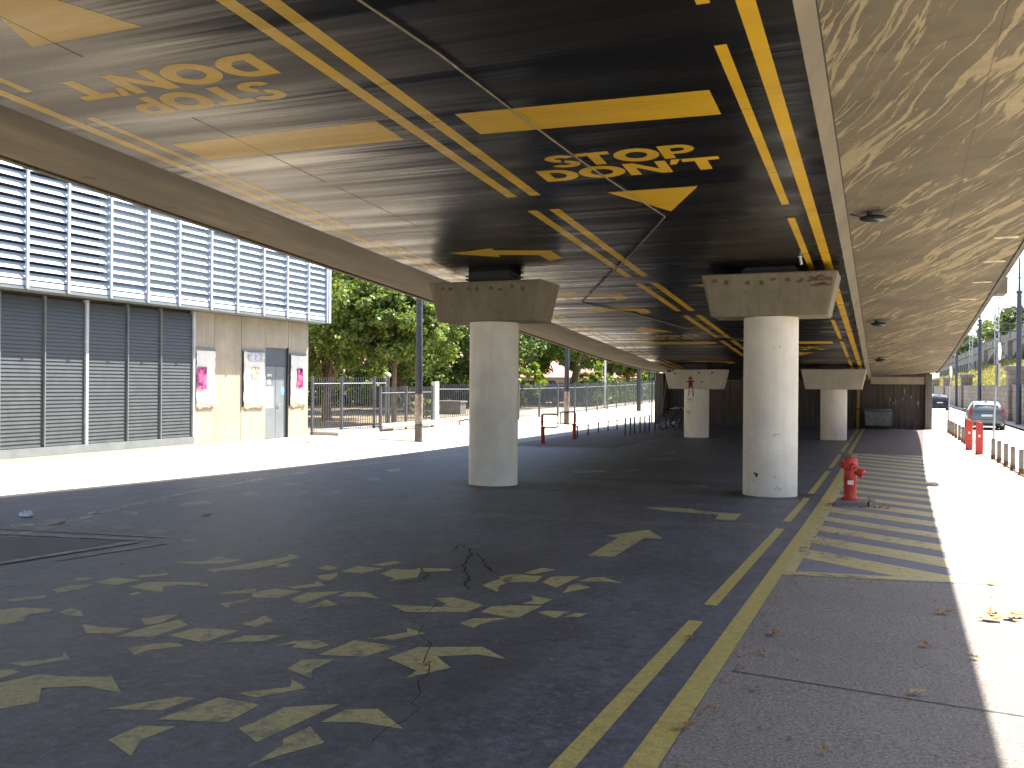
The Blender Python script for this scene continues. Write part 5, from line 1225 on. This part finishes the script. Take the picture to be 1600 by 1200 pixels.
# ------------------------------------------------------------------ hydrant, bin, litter, leaves
hp = thing('hydrant_plinth', (-.56, 16.98, gz(-.56, 17)), 'cracked grey concrete slab under the red hydrant', 'plinth')
MB().add([(-.29, -.24, -.02), (.25, -.26, -.02), (.24, .25, -.02), (-.27, .26, -.02), (-.28, -.23, .075), (.24, -.245, .085), (.23, .24, .085), (-.26, .25, .075)], [(3, 2, 1, 0), (4, 5, 6, 7), (0, 1, 5, 4), (1, 2, 6, 5), (2, 3, 7, 6), (3, 0, 4, 7)]).build('slab', 'block', hp, .012)
MB().add([(.27, -.25, -.02), (.42, -.18, -.02), (.40, .12, -.02), (.27, .2, -.02), (.275, -.24, .07), (.38, -.17, .05), (.36, .1, .05), (.275, .19, .07)], [(3, 2, 1, 0), (4, 5, 6, 7), (0, 1, 5, 4), (1, 2, 6, 5), (2, 3, 7, 6), (3, 0, 4, 7)]).build('broken_corner', 'block', hp, .012)
dg = MB(); r_ = random.Random(3)
for k in range(60):
    a = (r_.uniform(-.42, .6), r_.choice([-.29, -.27, -.3, -.31]) + r_.uniform(-.05, .02) if r_.random() < .7 else r_.uniform(-.25, .25)); 
    if -.29 < a[0] < .42 and a[1] > -.26: a = (r_.uniform(.42, .62), a[1])
    s = r_.uniform(.01, .035); dg.obox((a[0], a[1], .008), s, s * .7, s * .5, Matrix.Rotation(r_.uniform(0, 3), 3, 'Z'))
dg.build('rubble', 'rust', hp)
wd = MB()
for k in range(14):
    x, y = r_.choice([.26, .255, .3]) + r_.uniform(-.02, .05), r_.uniform(-.2, .1); wd.tube([(x, y, .02), (x + r_.uniform(-.04, .04), y + r_.uniform(-.04, .04), r_.uniform(.10, .2))], [.005, .002], 4)
wd.build('dry_weeds', 'bark', hp)
hy = thing('fire_hydrant', (-.60, 17.02, gz(-.6, 17) + .078), 'red fire hydrant with two capped outlets and small white label', 'fire hydrant', rz=R(0))
MB().lathe([(.150, 0), (.150, .022), (.125, .035), (.110, .05), (.106, .08), (.104, .36), (.112, .37), (.112, .40), (.100, .41), (.098, .52), (.118, .54), (.120, .70), (.110, .725), (.085, .735)], 28).build('barrel', 'red', hy, smooth=True)
bn = MB()
for k in range(8): a = k * math.pi / 4; bn.tube([(.132 * math.cos(a), .132 * math.sin(a), .02), (.132 * math.cos(a), .132 * math.sin(a), .045)], .012, 6)
bn.build('flange_bolts', 'red_dark', hy)
MB().tube([(0, 0, .73), (0, 0, .785)], .020, 4).build('spindle', 'dark_metal', hy)
def nozzle(d, z, r, L, down):
    d = Vector(d).normalized(); a = Vector((0, 0, z)) + d * .06; b = Vector((0, 0, z - down)) + d * L
    ax = (b - a).normalized()
    o = MB().tube([a, b], r * .82, 20).build('outlet', 'red', hy, smooth=True)
    MB().tube([b - ax * .05, b + ax * .025], r, 20).build('outlet_cap', 'red', o, .004)
    MB().tube([b + ax * .02, b + ax * .05], r * .30, 6).build('cap_nut', 'rust', o)
nozzle((.42, -1, 0), .595, .062, .165, .02); nozzle((1, -.25, 0), .52, .072, .20, .05); nozzle((-1, .1, 0), .60, .05, .135, .0)
MB().add([(.106 * math.cos(a), .106 * math.sin(a), z) for z in (.275, .345) for a in [R(-112 + 9 * i) for i in range(7)]], [(i, i + 1, i + 8, i + 7) for i in range(6)]).build('label', 'paper', hy)
MB().add([(.1075 * math.cos(a), .1075 * math.sin(a), z) for z in (.29, .335) for a in [R(-76), R(-73), R(-70)]], [(0, 1, 4, 3), (1, 2, 5, 4)]).build('label_mark', 'dark_metal', hy)
bi = thing('wheeled_bin', (-.46, 49.85, gz(-.5, 50)), 'large grey four wheeled rubbish bin against the dark abutment', 'rubbish bin')
MB().add([(-.60, -.42, .16), (.56, -.42, .16), (.56, .42, .16), (-.60, .42, .16), (-.64, -.48, .90), (.60, -.48, .90), (.60, .48, .90), (-.64, .48, .90)], [(3, 2, 1, 0), (4, 5, 6, 7), (0, 1, 5, 4), (1, 2, 6, 5), (2, 3, 7, 6), (3, 0, 4, 7)]).build('body', 'bin', bi, .03)
lid = MB(); 
for k in range(6): lid.add([(-.67, -.52 + k * .17, .905 + .10 * math.sin(k / 6 * 3.14)), (.63, -.52 + k * .17, .905 + .10 * math.sin(k / 6 * 3.14)), (.63, -.52 + (k + 1) * .17, .905 + .10 * math.sin((k + 1) / 6 * 3.14)), (-.67, -.52 + (k + 1) * .17, .905 + .10 * math.sin((k + 1) / 6 * 3.14))], [(0, 1, 2, 3)])
lid.build('lid', 'bin', bi, smooth=True)
MB().box(.605, .645, -.40, .40, .2, .88).build('side_panel', 'bin_side', bi, .01)
MB().tube([(-.66, -.5, .82), (.62, -.5, .82)], .018, 8).build('lift_bar', 'bin_side', bi)
for x in (-.5, .46):
    for y in (-.34, .34): MB().tube([(x - .03, y, .08), (x + .03, y, .08)], .078, 14).build('wheel', 'rubber', bi)
lt = MB(); g = random.Random(2)
lt.ball((0, 0, .035), .11, .075, .035, 12, 8); lt.v = [(x * g.uniform(.7, 1.25), y * g.uniform(.7, 1.25), max(.0, z * g.uniform(.6, 1.4))) for x, y, z in lt.v]
lo = lt.build('crumpled_bag', 'litter'); lo.location = (-10.89, 9.21, gz(-10.9, 9.2)); tag(lo, 'crumpled pale plastic bag lying near the left yellow line', 'litter')

def leaf_mesh(seed, size):
    g = random.Random(seed); vs = [(0, 0, .012)]; n = 15
    for i in range(n):
        a = 2 * math.pi * i / n; r = size * (1.0 if i % 3 == 0 else .72) * g.uniform(.75, 1.15); x, y = r * math.cos(a), r * .75 * math.sin(a); vs.append((x, y, .012 + 5 * (x * x + .5 * y * y) * g.uniform(.2, 1.1) + g.uniform(0, .012)))
    mb = MB().add(vs, [(0, i + 1, (i + 1) % n + 1) for i in range(n)]); mb.tube([(size * .6, 0, .02), (size * 1.3, .01, .012)], .003, 4); return mb
LV = [(.43, 8.31, .07, 0, 'brown curled leaf lying near the right edge of the shaded gravel'), (-.76, 6.97, .065, 0, 'brown dry leaf on gravel close beside the yellow edge line'), (-.77, 6.4, .03, 0, 'tiny brown leaf scrap on gravel below the edge side leaf'), (.25, 7.1, .05, 0, 'small tan leaf in the middle of the gravel'),
      (.16, 5.87, .05, 1, 'small pale leaf on gravel right of the pavement joint'), (.55, 6.88, .035, 0, 'dark leaf right on the sunlight boundary of the gravel'), (-.95, 4.73, .055, 0, 'large brown leaf touching the yellow edge line near the camera'), (-.27, 4.67, .03, 0, 'dark leaf scrap lowest on the gravel near the camera'),
      (-1.3, 6.56, .045, 0, 'reddish leaf lying across the yellow lane dash'), (-2.12, 6.42, .03, 0, 'reddish leaf scrap alone on dark asphalt left of the dash'), (-.7, 5.55, .025, 0, 'tiny leaf scrap on gravel near the joint'), (-2.08, 12.71, .05, 0, 'dark leaf on asphalt below the thin crosswise lines'),
      (.79, 8.42, .10, 1, 'pale yellow leaf on top of the sunlit pile'), (.77, 8.21, .10, 1, 'pale leaf at the near left of the sunlit pile'), (.92, 8.33, .08, 1, 'pale leaf in the middle of the sunlit pile'), (.98, 8.47, .10, 1, 'pale leaf at the right of the sunlit pile'), (.93, 9.94, .05, 1, 'small pale leaf alone on the bright pavement past the pile'),
      (-.83, 9.18, .045, 0, 'dark leaf just below the near hatching border'), (-.34, 9.43, .02, 1, 'pale leaf fragment on gravel just under the hatch border'), (-.62, 12.9, .05, 0, 'brown leaf on the hatching nearest the edge line'), (.25, 15.6, .045, 0, 'dark leaf on the hatching right of the hydrant')]
for i, (x, y, s, p, lab) in enumerate(LV):
    o = leaf_mesh(i, s).build('fallen_leaf', 'dryleaf_pale' if p else 'dryleaf'); o.location = (x, y, gz(x, y) + .008); o.rotation_euler = (0, 0, i * 1.7); tag(o, lab, 'leaf', 'fallen leaves')

gt = MB(); g = random.Random(12)
for k in range(420):
    if k < 170: x, y = -.93 + abs(g.gauss(0, .10)), g.uniform(3.5, 16)
    elif k < 300: x, y = g.uniform(-9, -1.2), g.uniform(4, 17)
    else: x, y = g.uniform(-.9, 2.6), g.uniform(4, 26)
    sz = g.uniform(.004, .013); rr = Matrix.Rotation(g.uniform(0, 3.1), 3, 'Z') @ Matrix.Rotation(g.uniform(-.4, .4), 3, 'X')
    gt.obox((x, y, gz(x, y) + .008 + sz * .2), sz * 2, sz, sz * .5, rr)
tag(gt.build('grit', 'dryleaf'), 'fine brown grit and leaf crumbs scattered over the floor', 'grit', kind='stuff')

# ------------------------------------------------------------------ light, sky, camera
SD = Vector((.345, .50, 1.0)).normalized()
sun = bpy.data.lights.new('sun', 'SUN'); sun.energy = 5.0; sun.angle = R(.53); sun.color = (1, .955, .88)
so = bpy.data.objects.new('sun', sun); COL.objects.link(so); so.rotation_euler = (-SD).to_track_quat('-Z', 'Y').to_euler(); so.location = (20, 30, 60)
w = bpy.data.worlds.new('World'); sc.world = w; w.use_nodes = True
nt = w.node_tree; bg = nt.nodes['Background']; sky = nt.nodes.new('ShaderNodeTexSky'); sky.sky_type = 'NISHITA'; sky.sun_disc = False
sky.sun_elevation = math.asin(SD.z); sky.sun_rotation = math.atan2(SD.x, SD.y); sky.altitude = 150; sky.air_density = 1.0; sky.dust_density = 2.0; sky.ozone_density = 1.0
nt.links.new(sky.outputs[0], bg.inputs[0]); bg.inputs[1].default_value = .12
th = math.atan(588 / 1445.0); roll = R(.45)
fw = Vector((-math.sin(th), math.cos(th), 0)); rv = Vector((math.cos(th), math.sin(th), 0)); up = Vector((0, 0, 1))
cx = rv * math.cos(roll) + up * math.sin(roll); cy = -rv * math.sin(roll) + up * math.cos(roll)
cam = bpy.data.cameras.new('camera'); cam.sensor_width = 36; cam.lens = 36 * 1445 / 1600; cam.clip_start = .05; cam.clip_end = 3000
co = bpy.data.objects.new('camera', cam); COL.objects.link(co)
mw = Matrix.Identity(4)
for i, a in enumerate((cx, cy, -fw)):
    for j in range(3): mw[j][i] = a[j]
mw[2][3] = 1.65; co.matrix_world = mw; sc.camera = co
sc.view_settings.view_transform = 'Standard'; sc.view_settings.look = 'None'; sc.view_settings.exposure = 1.85; sc.view_settings.gamma = 1
sc.cycles.max_bounces = 8; sc.cycles.diffuse_bounces = 6; sc.cycles.glossy_bounces = 4; sc.cycles.transmission_bounces = 4
sc.cycles.use_denoising = True
